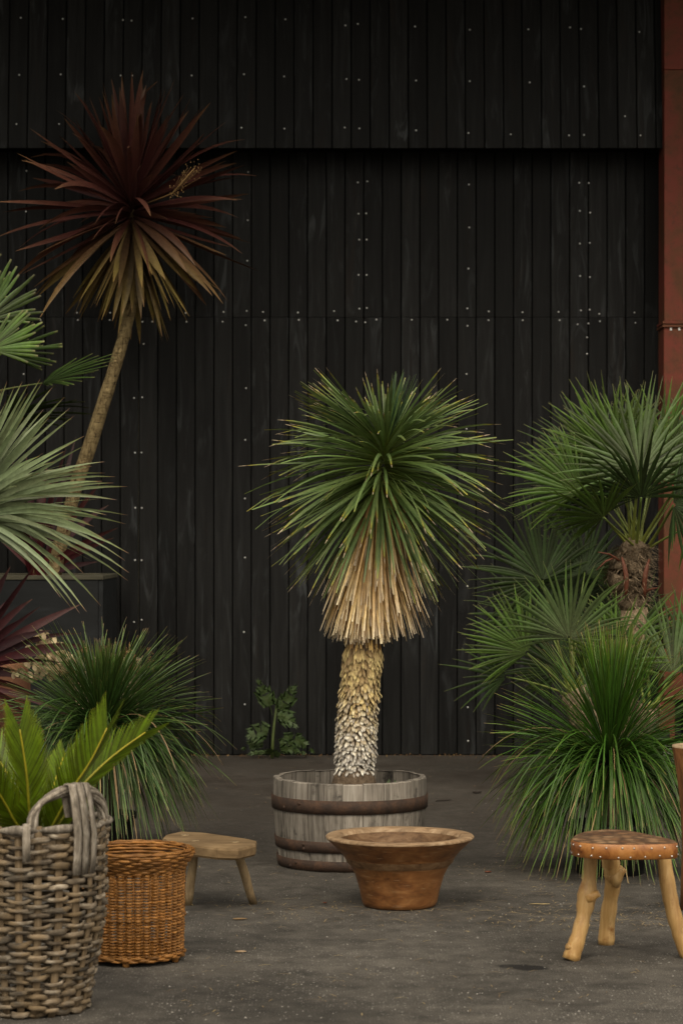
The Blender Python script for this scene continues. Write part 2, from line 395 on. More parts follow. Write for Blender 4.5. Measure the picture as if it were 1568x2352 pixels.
YG = [(0, (.20, .24, .045)), (0.14, (.110, .158, .034)), (0.6, (.105, .158, .052)), (0.84, (.145, .190, .054)), (0.915, (.27, .24, .035)), (0.94, (.11, .055, .02)), (0.955, (.46, .37, .25)), (1.0, (.40, .32, .21))]
M['yucca'] = leaf_mat('yucca_leaf', YG, 0.6, 1.35, 0.012, 0.40, 0.15)
M['yuccatip'] = leaf_mat('yucca_blue_leaf', [(0, (.06, .10, .035)), (0.5, (.058, .115, .050)), (1, (.085, .125, .050))], 0.75, 1.25, 0.01, 0.42, 0.15)
DEAD = [(0, (.50, .28, .085)), (0.45, (.62, .39, .150)), (0.8, (.70, .51, .265)), (1, (.66, .55, .38))]
M['dead'] = leaf_mat('dead_yucca_leaf', DEAD, 0.6, 1.35, 0.01, 0.75, 0.1, streak=0.35, spec=0.2)
SC0 = [(0, (.13, .082, .036)), (0.5, (.40, .285, .125)), (1, (.66, .51, .25))]
SC1 = [(0, (.13, .10, .07)), (0.5, (.48, .43, .35)), (1, (.80, .76, .68))]
M['scale'] = leaf_mat('yucca_leaf_base', SC0, 0.5, 1.25, 0.012, 0.8, 0.0, SC1, 0.4, spec=0.2)
CU = [(0, (.036, .011, .010)), (0.5, (.072, .023, .018)), (0.85, (.095, .038, .025)), (1, (.14, .075, .036))]
CL = [(0, (.065, .036, .017)), (0.5, (.145, .098, .040)), (0.85, (.185, .135, .040)), (1, (.22, .13, .045))]
M['cordy'] = leaf_mat('purple_cordyline_leaf', CU, 0.5, 1.3, 0.012, 0.45, 0.10, CL, 0.35, spec=0.25)
M['redcord'] = leaf_mat('crimson_cordyline_leaf', [(0, (.085, .011, .013)), (0.4, (.042, .0085, .011)), (0.9, (.036, .0115, .0115)), (1, (.09, .045, .03))], 0.6, 1.35, 0.01, 0.5, 0.10, spec=0.2)
M['blueyucca'] = leaf_mat('grey_green_yucca_leaf', [(0, (.20, .24, .105)), (0.3, (.18, .225, .120)), (0.85, (.20, .25, .115)), (0.95, (.21, .22, .085)), (0.975, (.22, .12, .06)), (1, (.16, .10, .06))], 0.7, 1.2, 0.012, 0.45, 0.15)
M['fan'] = leaf_mat('fan_palm_leaf', [(0, (.060, .092, .018)), (0.5, (.050, .092, .013)), (0.9, (.080, .132, .017)), (1, (.16, .15, .06))], 0.5, 1.45, 0.012, 0.45, 0.10, spec=0.3)
M['fansilver'] = leaf_mat('silvery_fan_leaf', [(0, (.088, .110, .048)), (0.5, (.068, .104, .033)), (0.9, (.078, .128, .027)), (1, (.16, .15, .08))], 0.5, 1.45, 0.012, 0.45, 0.10, spec=0.35)
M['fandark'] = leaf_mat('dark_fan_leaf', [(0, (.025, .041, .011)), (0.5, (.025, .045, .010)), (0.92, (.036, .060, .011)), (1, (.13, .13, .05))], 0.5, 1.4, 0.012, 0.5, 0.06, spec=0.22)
M['petiole'] = leaf_mat('palm_petiole', [(0, (.19, .21, .035)), (1, (.10, .145, .030))], 0.7, 1.2, 0.01, 0.45, 0)
M['grasstree'] = leaf_mat('grass_tree_needle', [(0, (.085, .115, .028)), (0.25, (.034, .082, .008)), (0.8, (.048, .108, .009)), (0.95, (.105, .160, .014)), (1, (.22, .13, .06))], 0.5, 1.4, 0.012, 0.45, 0.15)
M['grassdark'] = leaf_mat('dark_grass_tree_needle', [(0, (.060, .085, .030)), (0.25, (.032, .068, .013)), (0.8, (.050, .094, .018)), (0.95, (.092, .130, .024)), (1, (.20, .12, .06))], 0.5, 1.4, 0.012, 0.45, 0.15)
M['deadneedle'] = leaf_mat('dead_needle', [(0, (.16, .10, .04)), (1, (.36, .25, .12))], 0.6, 1.2, 0.01, 0.7, 0.0)
M['cycad'] = leaf_mat('cycad_leaflet', [(0, (.075, .115, .004)), (0.6, (.098, .150, .005)), (0.95, (.140, .195, .008)), (1, (.22, .19, .03))], 0.45, 1.45, 0.012, 0.36, 0.22)
M['rachis'] = leaf_mat('cycad_rachis', [(0, (.17, .19, .012)), (1, (.34, .28, .014))], 0.9, 1.1, 0, 0.45, 0)
M['thistle'] = leaf_mat('thistle_leaf', [(0, (.060, .085, .024)), (1, (.034, .066, .016))], 0.85, 1.2, 0.008, 0.6, 0.15)
M['thstem'] = leaf_mat('thistle_stem', [(0, (.075, .100, .025)), (1, (.060, .085, .025))], 0.9, 1.1, 0, 0.6, 0)
M['pod'] = leaf_mat('dried_seed_pod', [(0, (.48, .36, .19)), (1, (.62, .49, .30))], 0.6, 1.2, 0.01, 0.6, 0.25)
M['dryflower'] = leaf_mat('dried_brown_flower', [(0, (.12, .065, .025)), (1, (.28, .165, .065))], 0.5, 1.3, 0.01, 0.85, 0.1)
M['straw'] = leaf_mat('straw_scrap', [(0, (.20, .14, .07)), (1, (.36, .26, .13))], 0.5, 1.3, 0.01, 0.8, 0)
m = NT('pebble'); m.set(color=m.vary((.15, .14, .124, 1), m.attr()[1], 0.25, 2.0), rough=0.85); M['pebble'] = m.m
m = NT('dark_twig'); m.set(color=(.020, .014, .010), rough=0.9); M['twig'] = m.m

# ------------------------------------------------------------------ ground
mb = MB()
mb.add([Vector((-150, -120, 0)), Vector((150, -120, 0)), Vector((150, 180, 0)), Vector((-150, 180, 0))], [(0, 1, 2, 3)])
finish(mb.build('ground', M['asphalt'], smooth=False), kind='structure')

# ------------------------------------------------------------------ barn wall
YW, YU, ZU, KU = 16.5, 16.2, 4.096, 0.10
barn = thing('barn', (0, 16.5, 0), 'barn wall clad in black stained vertical boards with a stepped overhang', 'barn')
BW, X0, X1 = 0.1276, -5.2, 5.6
mb = MB(); box(mb, X0 - .1, X1, YW + .021, YW + .16, 0, 4.6); mb.build('wall_backing', M['backing'], barn, smooth=False)
ZJ = H - (729 - HY) / F * YW
def board_mesh(h):
    mb = MB(); box(mb, -BW / 2 + .0030, BW / 2 - .0030, 0, .02, 0, h, .0035); return mb
protos = {}
def boards(name, h, z0, y0, tilt, xoff):
    x = X0 + xoff; first = None
    while x < X1:
        o = None
        if first is None:
            first = board_mesh(h).build(name, M['board'], None, smooth=False); first.parent = barn; o = first
        else:
            o = first.copy(); col.objects.link(o)
        dy = U(-.002, .002)
        o.matrix_local = Matrix.Translation((x, y0 - 16.5 + dy, z0)) @ Matrix.Rotation(-tilt, 4, 'X')
        x += BW
# board joints measured at px 577 (lower) and px 805 (upper)
offl = ((577 - CX) / F * YW + BW / 2 - X0) % BW
offu = ((806 - CX) / F * YU + BW / 2 - X0) % BW
boards('lower_board', ZJ - .0002 - .005, .005, YW, 0, offl)
boards('middle_board', 4.5 - ZJ, ZJ + .0008, YW + .001, 0, offl)
tilt = math.atan(KU)
boards('upper_board', 1.75, ZU, YU, tilt, offu)
# carrier behind the proud upper cladding, and its soffit
mb = MB()
v = []
for (y, z) in ((YU + .024, ZU + .02), (YW + .02, ZU + .02), (YW + .2, ZU + 1.7), (YU + .024 + 1.68 * KU, ZU + 1.7)):
    v += [Vector((X0 - .1, y, z)), Vector((X1, y, z))]
mb.add(v, [(0, 1, 3, 2), (2, 3, 5, 4), (4, 5, 7, 6), (6, 7, 1, 0), (0, 2, 4, 6), (1, 7, 5, 3)])
mb.build('overhang_soffit', M['backing'], barn, smooth=False)
mb = MB(); box(mb, X0 - .4, X1 + .4, 13.9, 17.2, 5.72, 5.86); mb.build('added_shade_eave', M['backing'], barn, smooth=False)  # eave added out of view to shade the upper wall and cordyline
ex = P(318.3, 1200, YW).x
mb = MB(); box(mb, ex - .0014, ex + .0014, YW + .004, YW + .02, .01, ZJ - .5); mb.build('door_edge_strip', M['capwood'], barn, smooth=False)
# screws
scr = []
for (x, y) in ((97,82),(290,87),(566,92),(605,95),(885,85),(1127,79),(1311,89),(90,344),(280,342),(555,347),(608,347),(881,347),(1121,341),(1305,351),(77,570),(273,570),(1109,587),(1306,591)):
    scr.append((x / 2, y / 2, 1))
for (x, y) in ((123,785),(121,972),(1140,790),(1138,1012),(1136,1198),(1133,1428),(1129,1494),(187,1434),(189,1471),(355,1437),(359,1470),(507,1437),(505,1470),(655,1478),(700,1478),(853,1438),(857,1478),(1027,1433),(1023,1478),(1208,1433),(1215,1472),(1368,1436),(1372,1470),(1534,1429),(1550,1472),(14,1471),(112,1478)):
    scr.append((x / 2, y / 2, 0))
for (x, y) in ((18,117),(75,110),(337,122),(588,137),(857,135),(1048,126),(1098,133),(1366,147),(23,363),(80,367),(342,370),(588,373),(863,379),(1112,397),(15,586),(82,590),(342,599),(582,611),(776,617),(1043,622),(1112,620),(1371,622),(1300,534)):
    scr.append((784 + x / 2, y / 2, 1))
for (x, y) in ((75,838),(118,833),(78,982),(113,980),(81,1101),(115,1101),(78,1263),(115,1263),(82,1418),(116,1415),(67,1477),(109,1481),(160,1468),(584,848),(586,1045),(582,1234),(577,1417),(578,1497),(675,1431),(674,1471),(830,1435),(831,1471),(995,1433),(1000,1471),(1098,1426),(1138,1423),(1083,1490),(1132,1486),(1182,1442),(1185,1476),(1344,1436),(1348,1483),(322,1469),(485,1469),(1090,840),(1134,841),(1093,969),(1140,977),(1093,1119),(1138,1116),(1094,1268),(1139,1273)):
    scr.append((784 + x / 2, y / 2, 0))
for (x, y) in ((953,470),(890,828),(944,824),(896,1191),(939,1190),(898,1556),(941,1557),(896,1903),(939,1904),(890,2313),(940,2298),(159,670)):
    scr.append((x * .3465, 627.2 + y * .3465, 0))
for (x, y) in ((73,174),(69,444),(67,750),(68,1058),(62,1447),(1222,100),(1222,387),(1227,1208)):
    scr.append((533 + x * .44, 815 + y * .44, 0))
for (x, y) in ((73,438),(1351,455),(1353,648)):
    scr.append((533 + x * .4, 1442.6 + y * .4, 0))
for y in (775, 813): scr.append((1347, y, 0))
mb = MB()
V = [Vector((0, -.0045, 0))]; Fc = []
for j, (r, y) in enumerate(((.0038, -.0035), (.0064, 0.0005))):
    for k in range(8): V.append(Vector((r * math.cos(k * math.pi / 4), y, r * math.sin(k * math.pi / 4))))
for k in range(8):
    k2 = (k + 1) % 8
    Fc += [(0, 1 + k, 1 + k2), (1 + k, 9 + k, 9 + k2, 1 + k2)]
mb.add(V, Fc)
s0 = mb.build('screw', M['screw']); s0.parent = barn
for i, (px, py, up) in enumerate(scr):
    if up:
        Y = YU
        for _ in range(5): Y = YU + (H - (py - HY) / F * Y - ZU) * KU
        p = P(px, py, Y); p.y -= .002; mt = Matrix.Translation((p.x, p.y - 16.5, p.z)) @ Matrix.Rotation(-tilt, 4, 'X')
    else:
        p = P(px, py, YW); mt = Matrix.Translation((p.x, p.y - 16.5 - .0015, p.z))
    o = s0 if i == 0 else s0.copy()
    if i: col.objects.link(o)
    o.parent = barn; o.matrix_local = mt

# ------------------------------------------------------------------ red steel column
cxl = P(1524, 800, 16.12)
colm = thing('steel_column', (cxl.x + .14, 16.25, 0), 'rusty red steel column with bolted flange at the end of the black wall', 'column')
def zat(py, Y=16.12): return H - (py - HY) / F * Y
def col_seg(name, z0, z1, x0, x1, y0=16.12, y1=16.40, bev=.004):
    mb = MB(); box(mb, x0, x1, y0, y1, z0, z1, bev); return mb.build(name, M['redsteel'], colm, smooth=False)
xl = cxl.x
col_seg('column_section', zat(738), zat(160) - .002, xl, xl + .27)
col_seg('column_section', zat(160) + .002, 5.7, xl, xl + .27)
col_seg('column_section', zat(1607), zat(752), xl - .003, xl + .262)
col_seg('flange_plate', zat(744), zat(738), xl - .012, xl + .285, 16.105, 16.41, .002)
col_seg('flange_plate', zat(752), zat(746), xl - .012, xl + .285, 16.105, 16.41, .002)
col_seg('base_post', .10, zat(1607) + .005, xl - .030, xl + .075, 16.14, 16.30)
for dx in (.045, .10, .16, .22):
    mb = MB(); lathe(mb, (xl + dx, 16.125, zat(752) - .020), [(.011, 0), (.011, .020)], 6); mb.build('bolt', M['screw'], colm, smooth=False)
    mb = MB(); lathe(mb, (xl + dx, 16.125, zat(738)), [(.011, 0), (.009, .010)], 6); mb.build('bolt', M['redsteel'], colm, smooth=False)
mb = MB()
q = [(-.16, -.22, 0), (.46, -.22, 0), (.46, .16, 0), (-.16, .16, 0), (-.08, -.14, .105), (.38, -.14, .105), (.38, .16, .105), (-.08, .16, .105)]
mb.add([Vector((xl + a, 16.25 + b, c_)) for a, b, c_ in q], [(0, 1, 5, 4), (1, 2, 6, 5), (2, 3, 7, 6), (3, 0, 4, 7), (4, 5, 6, 7)])
mb.build('concrete_footing', M['concrete'], colm, smooth=False)

# ------------------------------------------------------------------ half barrel
BC = PG(803, 1983)
barrel = thing('half_barrel', BC, 'weathered grey half barrel planter with three rusted iron hoops', 'barrel')
BH = .398
def br(z):                       # outer radius
    t = max(0.0, min(1.0, z / BH))
    return .322 + .034 * (1 - (1 - t) ** 1.7) - .006 * t ** 4
NSV = 27; ang = 0.3; cuts = []
ws = [U(.75, 1.25) for _ in range(NSV)]; tot = sum(ws)
for wv_ in ws:
    d = wv_ / tot * 2 * math.pi; cuts.append((ang, ang + d)); ang += d
for (a0, a1) in cuts:
    mb = MB(); V = []; g_ = .0011; top = BH + U(-.004, .004); dr = U(-.0015, .0015)
    zs = [0, .08, .16, .24, .32, top - .004, top]
    n = 3
    for z in zs:
        ro = br(z) + dr - (.004 if z == top else 0); ri = ro - .024
        for r_, e in ((ro, g_), (ri, g_)):
            for k in range(n + 1):
                a_ = (a0 + e / ro) + (a1 - a0 - 2 * e / ro) * k / n
                rr_ = r_ - (.0018 if r_ == ro and k in (0, n) else 0)
                V.append(Vector((BC.x + rr_ * math.cos(a_), BC.y + rr_ * math.sin(a_), z)))
    Fc = []; S = 2 * (n + 1)
    for i in range(len(zs) - 1):
        for k in range(n):
            Fc.append((i * S + k, i * S + k + 1, (i + 1) * S + k + 1, (i + 1) * S + k))
            Fc.append((i * S + n + 1 + k + 1, i * S + n + 1 + k, (i + 1) * S + n + 1 + k, (i + 1) * S + n + 2 + k))
        Fc.append((i * S + n, i * S + 2 * n + 1, (i + 1) * S + 2 * n + 1, (i + 1) * S + n))
        Fc.append((i * S + n + 1, i * S, (i + 1) * S, (i + 1) * S + n + 1))
    e = (len(zs) - 1) * S
    for k in range(n):
        Fc.append((e + k, e + k + 1, e + n + 2 + k, e + n + 1 + k)); Fc.append((k + 1, k, n + 1 + k, n + 2 + k))
    mb.add(V, Fc); mb.build('stave', M['stave'], barrel, smooth=False)
def hoop(z0, z1, seed):
    mb = MB(); rr_ = random.Random(seed)
    pr = [(br(z0) + .0005, z0), (br(z0) + .006, z0), (br((z0 + z1) / 2) + .0065, (z0 + z1) / 2), (br(z1) + .006, z1), (br(z1) + .0005, z1)]
    lathe(mb, (BC.x, BC.y, 0), pr, 72, .004, seed, cap0=False, cap1=False)
    o = mb.build('hoop', M['rust'], barrel)
    for dz in (.3, .7):
        a_ = rr_.uniform(-2.6, -2.2); z = z0 + (z1 - z0) * dz; r_ = br(z) + .006
        mb = MB(); lathe(mb, (0, 0, 0), [(.009, 0), (.006, .004)], 8)
        mt = Matrix.Translation((BC.x + r_ * math.cos(a_), BC.y + r_ * math.sin(a_), z)) @ Matrix.Rotation(a_, 4, 'Z') @ Matrix.Rotation(rad(90), 4, 'Y')
        mb.v = [mt @ p for p in mb.v]; mb.build('rivet', M['rust'], o)
hoop(.262, .322, 1); hoop(.088, .137, 2); hoop(.004, .050, 3)
mb = MB(); lathe(mb, (BC.x, BC.y, 0), [(.315, .30), (.2, .325), (.1, .345), (.02, .35)], 32, .02, 5, cap0=False); mb.build('soil', M['soil'], barrel)
for k in range(7):
    p = Vector((BC.x + U(.16, .24), BC.y + U(-.1, .05), .33)); mb = MB()
    blade(mb, curve(p, Vector((U(-1, 1), U(-1, 1), 1.0)), .06, 4, .5), [.012, .02, .016, .002], Vector((1, 0, 0)), .1)
    mb.build('weed_leaf', M['thistle'], barrel)

# ------------------------------------------------------------------ yucca in the barrel
YC = BC.y
yuc = thing('yucca_tree', (P(812, 1800, YC).x, YC, .33), 'tall yucca with round green head, straw skirt and scaly pale trunk in the barrel', 'yucca')
S_ = F / YC                     # px per metre
axis = [(812, 1806), (816, 1740), (817, 1690), (822, 1620), (828, 1550), (833, 1490), (838, 1400), (848, 1300), (862, 1190), (872, 1130), (880, 1085)]
hw = [40, 44, 46, 43, 44, 46, 48, 40, 30, 24, 16]
AX = [P(x, y, YC) for x, y in axis]; AR = [h_ / S_ for h_ in hw]
def axat(py):
    for i in range(len(axis) - 1):
        y0, y1 = axis[i][1], axis[i + 1][1]
        if y0 >= py >= y1:
            t = (y0 - py) / (y0 - y1); return AX[i].lerp(AX[i + 1], t), AR[i] + (AR[i + 1] - AR[i]) * t
    return AX[-1], AR[-1]
mb = MB(); tube(mb, AX, [r_ * .83 for r_ in AR], 20); mb.build('trunk', M['root'], yuc)
mb = MB(); b0 = P(812, 1800, YC)
lathe(mb, (b0.x, b0.y, .30), [(.112, 0), (.104, .06), (.090, .105), (.072, .14)], 28, .08, 9); mb.build('root_mound', M['root'], yuc)
# trunk scales: leaf-base stubs hanging like shingles
def scale_mesh(length, width, b):
    mb = MB(); V = []; A = []; Fc = []
    rows = [(0, .8, .001), (.45, 1.0, .005), (.75, .85, .007), (.92, .50, .006), (1.0, .14, .002)]
    for (t, wf, o_) in rows:
        for k in (-1, 0, 1):
            V.append(Vector((k * width * wf / 2, o_ + (.0035 if k == 0 else 0), -t * length))); A.append((t, .5, b))
    for i in range(len(rows) - 1):
        for k in range(2):
            q = i * 3 + k; Fc.append((q, q + 1, q + 4, q + 3))
    mb.add(V, Fc, A); return mb
cand = []
row = 0; py = 1772.0
while py > 1492:
    c0, r_ = axat(py); n = int(2 * math.pi * r_ / .0170)
    for k in range(n):
        a_ = 2 * math.pi * (k + .5 * (row % 2)) / n + row * .13 + U(-.08, .08)
        cand.append((py + U(-3, 3), a_, r_ * U(.93, 1.05)))
    py -= 6.4 if py > 1640 else 8.0; row += 1
front = [c_ for c_ in cand if math.sin(c_[1]) < -.12]
R.shuffle(front); solo = set(id(c_) for c_ in front[:298])
rest = MB()
for c_ in cand:
    py, a_, r_ = c_
    c0, _ = axat(py); tt = (1772 - py) / 280.0
    L = .029 + .020 * max(0, tt - .45) * 2; wd_ = .0165 * U(.7, 1.25)
    bb = max(0.0, min(1.0, 1.25 - 1.9 * tt + U(-.35, .35)))
    mb = scale_mesh(L * U(.7, 1.45), wd_, bb)
    out = rad(U(12, 36)) if tt < .7 else rad(U(3, 16))
    mt = Matrix.Translation(c0 + Vector((r_ * math.cos(a_) * .84, r_ * math.sin(a_) * .84, .012))) @ Matrix.Rotation(a_ - math.pi / 2, 4, 'Z') @ Matrix.Rotation(out, 4, 'X') @ Matrix.Rotation(U(-.28, .28), 4, 'Y')
    mb.v = [mt @ p for p in mb.v]
    g_ = R.random(); mb.a = [(t, g_, b_) for (t, _, b_) in mb.a]
    if id(c_) in solo: mb.build('trunk_scale', M['scale'], yuc)
    else: rest.add(mb.v, mb.f, mb.a)
rest.build('trunk_scales', M['scale'], yuc, kind='stuff')
# dead leaf skirt
def dead_leaf(py, a_, L, wd_, flare, kind=0):
    c0, r_ = axat(py); d = Vector((math.cos(a_), math.sin(a_), 0))
    p0 = c0 + d * r_ * .8
    dirv = d * flare + Vector((0, 0, -1))
    pts = curve(p0, dirv, L, 6, U(.1, .8), 1.0, Vector((-d.y, d.x, 0)), U(-.12, .12))
    mb = MB(); s = Vector((-d.y, d.x, 0)) * U(.75, 1.0) + d * U(-.6, .6)
    blade(mb, pts, [wd_ * f_ for f_ in (.7, 1, 1, .95, .85, U(.25, .8))], s, U(-.3, .4))
    return mb
rest = MB(); n1 = 0
for i in range(620):
    u = (i + .5) / 620
    py = 1440 - 345 * u + U(-10, 10)
    a_ = U(0, 2 * math.pi)
    tip = 1482 - 14 * R.random() ** 2 - (R.random() < .5) * U(0, 190 * u)
    L = max(.08, (tip - py) / S_ * U(.93, 1.02))
    if L > .50: L = U(.40, .52)
    fl = .34 + .26 * u + U(-.14, .14)
    mb = dead_leaf(py, a_, L, U(.007, .014), fl)
    if math.sin(a_) < .15 and n1 < 290 and R.random() < .85: mb.build('dead_leaf', M['dead'], yuc); n1 += 1
    else: rest.add(mb.v, mb.f, mb.a)
for i in range(130):            # cut stubs under the skirt
    mb = dead_leaf(U(1452, 1500), U(0, 2 * math.pi), U(.045, .085), U(.009, .015), U(0, .12)); rest.add(mb.v, mb.f, [(t * .5 + .2, g_, b_) for t, g_, b_ in mb.a])
rest.build('dead_leaf_mass', M['dead'], yuc, kind='stuff')
# green leaves
leaves = []
def yleaf(py, az, el, L, wd_, droop, mat='yucca'):
    c0 = P(884 - (py - 1030) * .13, py, YC); d = Vector((math.cos(az) * math.cos(el), math.sin(az) * math.cos(el), math.sin(el)))
    pts = curve(c0 + d * .012, d, L, 8, droop, 1.5, Vector((-math.sin(az), math.cos(az), 0)), U(-.16, .16))
    s = d.cross(Vector((0, 0, 1)))
    if s.length < .05: s = Vector((1, 0, 0))
    s = s.normalized() + Vector((U(-.3, .3), U(-.3, .3), R.choice((-1, 1)) * U(.25, 1.0)))
    mb = MB(); dead = R.random()
    t1 = 1.0 if dead < .55 else U(.82, .93)
    blade(mb, pts, [wd_ * f_ for f_ in (.55, .8, .95, 1, 1, .92, .66, .12 if dead < .55 else .4)], s, .22, t1=t1)
    return mb, mat, d
NG = 560
for i in range(NG):
    u = (i + .5) / NG
    el = rad(50 - 112 * u ** .92) + U(-.14, .14)
    az = i * 2.39996 + U(-.2, .2)
    py = 1022 + 118 * u
    L = .42 + .20 * min(1, u * 2.6); L *= U(.80, 1.07)
    if u > .7: L *= .96
    if el < rad(-42) and math.sin(az) < -.35 and math.cos(az) < .45 and R.random() < .72: continue
    leaves.append(yleaf(py, az, el, L, U(.0110, .0175), R.choice((.05, .2, .35, .6)) + .1 * (el > -.3)))
for i in range(34):             # upper left fan
    az = U(rad(140), rad(215)); el = rad(U(28, 52)); leaves.append(yleaf(1025, az, el, U(.40, .48), U(.011, .015), .12))
for i in range(42):             # compact upright growing tip
    az = U(0, 2 * math.pi); e2 = U(.02, .30)
    d = Vector((.30 + math.cos(az) * e2, -.05 + math.sin(az) * e2, 1)).normalized()
    leaves.append(yleaf(1022, math.atan2(d.y, d.x), math.asin(d.z), U(.25, .345), U(.007, .010), .0, 'yuccatip'))
for i in range(46):             # heart of the head
    leaves.append(yleaf(U(1018, 1035), U(0, 6.283), rad(U(25, 80)), U(.22, .36), U(.010, .014), .05))
for i in range(16):
    az = U(rad(-40), rad(30)); leaves.append(yleaf(1022, az, rad(U(30, 48)), U(.26, .36), U(.009, .012), .1))
leaves.sort(key=lambda q: q[2].y)
rest = MB()
for i, (mb, mat, d) in enumerate(leaves):
    if i < 296 or mat == 'yuccatip': mb.build('leaf', M[mat], yuc)
    else: rest.add(mb.v, mb.f, mb.a)
rest.build('rear_leaves', M['yucca'], yuc, kind='stuff')

# ------------------------------------------------------------------ carved bowl
bc = PG(917, 2080)
bowl = thing('carved_bowl', bc, 'flared dark brown carved wooden bowl in front of the barrel', 'bowl')
mb = MB()
pr = [(.0, .003), (.128, .0), (.145, .004), (.152, .02), (.162, .07), (.180, .13), (.207, .18), (.243, .225), (.287, .266), (.297, .276)]
lathe(mb, bc, pr, 64, .012, 4, cap0=False, cap1=False); mb.build('bowl_body', M['bowl'], bowl)
mb = MB(); lathe(mb, bc, [(.297, .2755), (.299, .281), (.294, .287), (.275, .288), (.252, .286), (.246, .280), (.240, .268)], 64, .012, 4, cap0=False, cap1=False)
mb.build('bowl_rim', M['bowlrim'], bowl)
mb = MB(); lathe(mb, bc, [(.2405, .270), (.234, .24), (.215, .18), (.16, .13), (.09, .10), (.0, .095)], 64, .012, 4, cap0=False, cap1=False)
mb.build('bowl_hollow', M['bowlin'], bowl)

# ------------------------------------------------------------------ low slab stool
so = PG(480, 2075)
stool = thing('low_stool', so, 'low rustic stool of a thick brown slab on splayed stick legs', 'stool')
cor = [(374, 1925), (381, 1917), (416, 1909), (470, 1912), (570, 1927), (590, 1932), (588, 1940), (548, 1950), (500, 1948), (440, 1941), (392, 1935)]
top = [PG(x, y, .268) for x, y in cor]
ctr = sum(top, Vector()) / len(top)
mb = MB(); V = []; n = len(top)
for (z, s_) in ((.222, .955), (.230, .99), (.260, 1.0), (.268, .985)):
    for p in top: q = ctr + (p - ctr) * s_; V.append(Vector((q.x, q.y, z + U(-.001, .001))))
Fc = [tuple(range(n)), tuple(range(4 * n - 1, 3 * n - 1, -1))]
for i in range(3):
    for k in range(n): Fc.append((i * n + k, (i + 1) * n + k, (i + 1) * n + (k + 1) % n, i * n + (k + 1) % n))
mb.add(V, Fc); seat = mb.build('seat', M['slab'], stool, smooth=False)
for (fx, fy, tp) in ((433, 2079, (448, 1935)), (581, 2076, (540, 1938)), (413, 2052, (425, 1922))):
    f0 = PG(fx, fy, 0); t0_ = PG(tp[0], tp[1], .262); mb = MB()
    pts = [f0.lerp(t0_, k / 5) for k in range(6)]; pts = [p + Vector((U(-.003, .003), U(-.003, .003), 0)) for p in pts]
    tube(mb, pts, [.0165, .0175, .019, .019, .018, .016], 9); mb.build('leg', M['stickleg'], stool)
    mb = MB(); lathe(mb, (t0_.x, t0_.y, .267), [(.017, 0), (.016, .004)], 9, .06, 3); mb.build('leg_tenon', M['stickleg'], seat)

# ------------------------------------------------------------------ leather stool
l0 = PG(1432, 2185)
lst = thing('leather_stool', l0, 'three legged stool with studded brown hide seat and knotty honey wood legs', 'stool')
ZS = .432
seatc = [(1310, 1929), (1322, 1917), (1352, 1909), (1400, 1905), (1440, 1908), (1490, 1917), (1540, 1928), (1553, 1933), (1551, 1938), (1510, 1940), (1460, 1941), (1410, 1941), (1360, 1939), (1325, 1935)]
# smooth closed outline
ctl = [PG(x, y, ZS) for x, y in seatc]; N_ = len(ctl); outl = []
for i in range(N_):
    p0, p1, p2, p3 = ctl[i - 1], ctl[i], ctl[(i + 1) % N_], ctl[(i + 2) % N_]
    for t in (0, .33, .67):
        outl.append(.5 * ((2 * p1) + (p2 - p0) * t + (2 * p0 - 5 * p1 + 4 * p2 - p3) * t * t + (3 * p1 - p0 - 3 * p2 + p3) * t ** 3))
cs = sum(outl, Vector()) / len(outl); n = len(outl)
mb = MB(); V = []
for (z, s_) in ((ZS - .052, .97), (ZS - .049, 1.0), (ZS - .004, 1.0), (ZS + .001, .975)):
    for p in outl: q = cs + (p - cs) * s_; V.append(Vector((q.x, q.y, z)))
Fc = [tuple(range(n))]
for i in range(3):
    for k in range(n): Fc.append((i * n + k, (i + 1) * n + k, (i + 1) * n + (k + 1) % n, i * n + (k + 1) % n))
mb.add(V, Fc); seat = mb.build('seat', M['leather'], lst)
mb = MB(); V = [cs + Vector((0, 0, .012))]; V[0].z = ZS + .008
for (z, s_) in ((ZS + .006, .6), (ZS + .0015, .972)):
    for p in outl: q = cs + (p - cs) * s_; V.append(Vector((q.x, q.y, z)))
Fc = [(0, 1 + (k + 1) % n, 1 + k) for k in range(n)] + [(1 + k, 1 + (k + 1) % n, 1 + n + (k + 1) % n, 1 + n + k) for k in range(n)]
mb.add(V, Fc); mb.build('hide_top', M['hide'], lst)
stud = None
per = [0]
for k in range(n): per.append(per[-1] + (outl[(k + 1) % n] - outl[k]).length)
def on_outline(d):
    d %= per[-1]
    for k in range(n):
        if per[k] <= d <= per[k + 1]:
            t = (d - per[k]) / max(1e-6, per[k + 1] - per[k]); p = outl[k].lerp(outl[(k + 1) % n], t)
            e = (outl[(k + 1) % n] - outl[k]); nn = Vector((e.y, -e.x, 0)).normalized()
            if nn.dot(p - cs) < 0: nn = -nn
            return p, nn
for rowz, off in ((ZS - .011, 0), (ZS - .041, .018)):
    ns_ = 26
    for k in range(ns_):
        p, nn = on_outline(per[-1] * k / ns_ + off + U(-.010, .010))
        if stud is None:
            mb = MB(); V = [Vector((.0036, 0, 0))]; Fc = []
            for (r_, x_) in ((.0028, .0026), (.0040, -.001)):
                for j in range(8): V.append(Vector((x_, r_ * math.cos(j * math.pi / 4), r_ * math.sin(j * math.pi / 4))))
            for j in range(8):
                j2 = (j + 1) % 8; Fc += [(0, 1 + j, 1 + j2), (1 + j, 9 + j, 9 + j2, 1 + j2)]
            mb.add(V, Fc); o = stud = mb.build('stud', M['stud'])
        else: o = stud.copy(); col.objects.link(o)
        o.parent = lst
        o.matrix_local = Matrix.Translation(Vector((p.x, p.y, rowz + U(-.003, .003))) - l0) @ Matrix.Rotation(math.atan2(nn.y, nn.x), 4, 'Z')
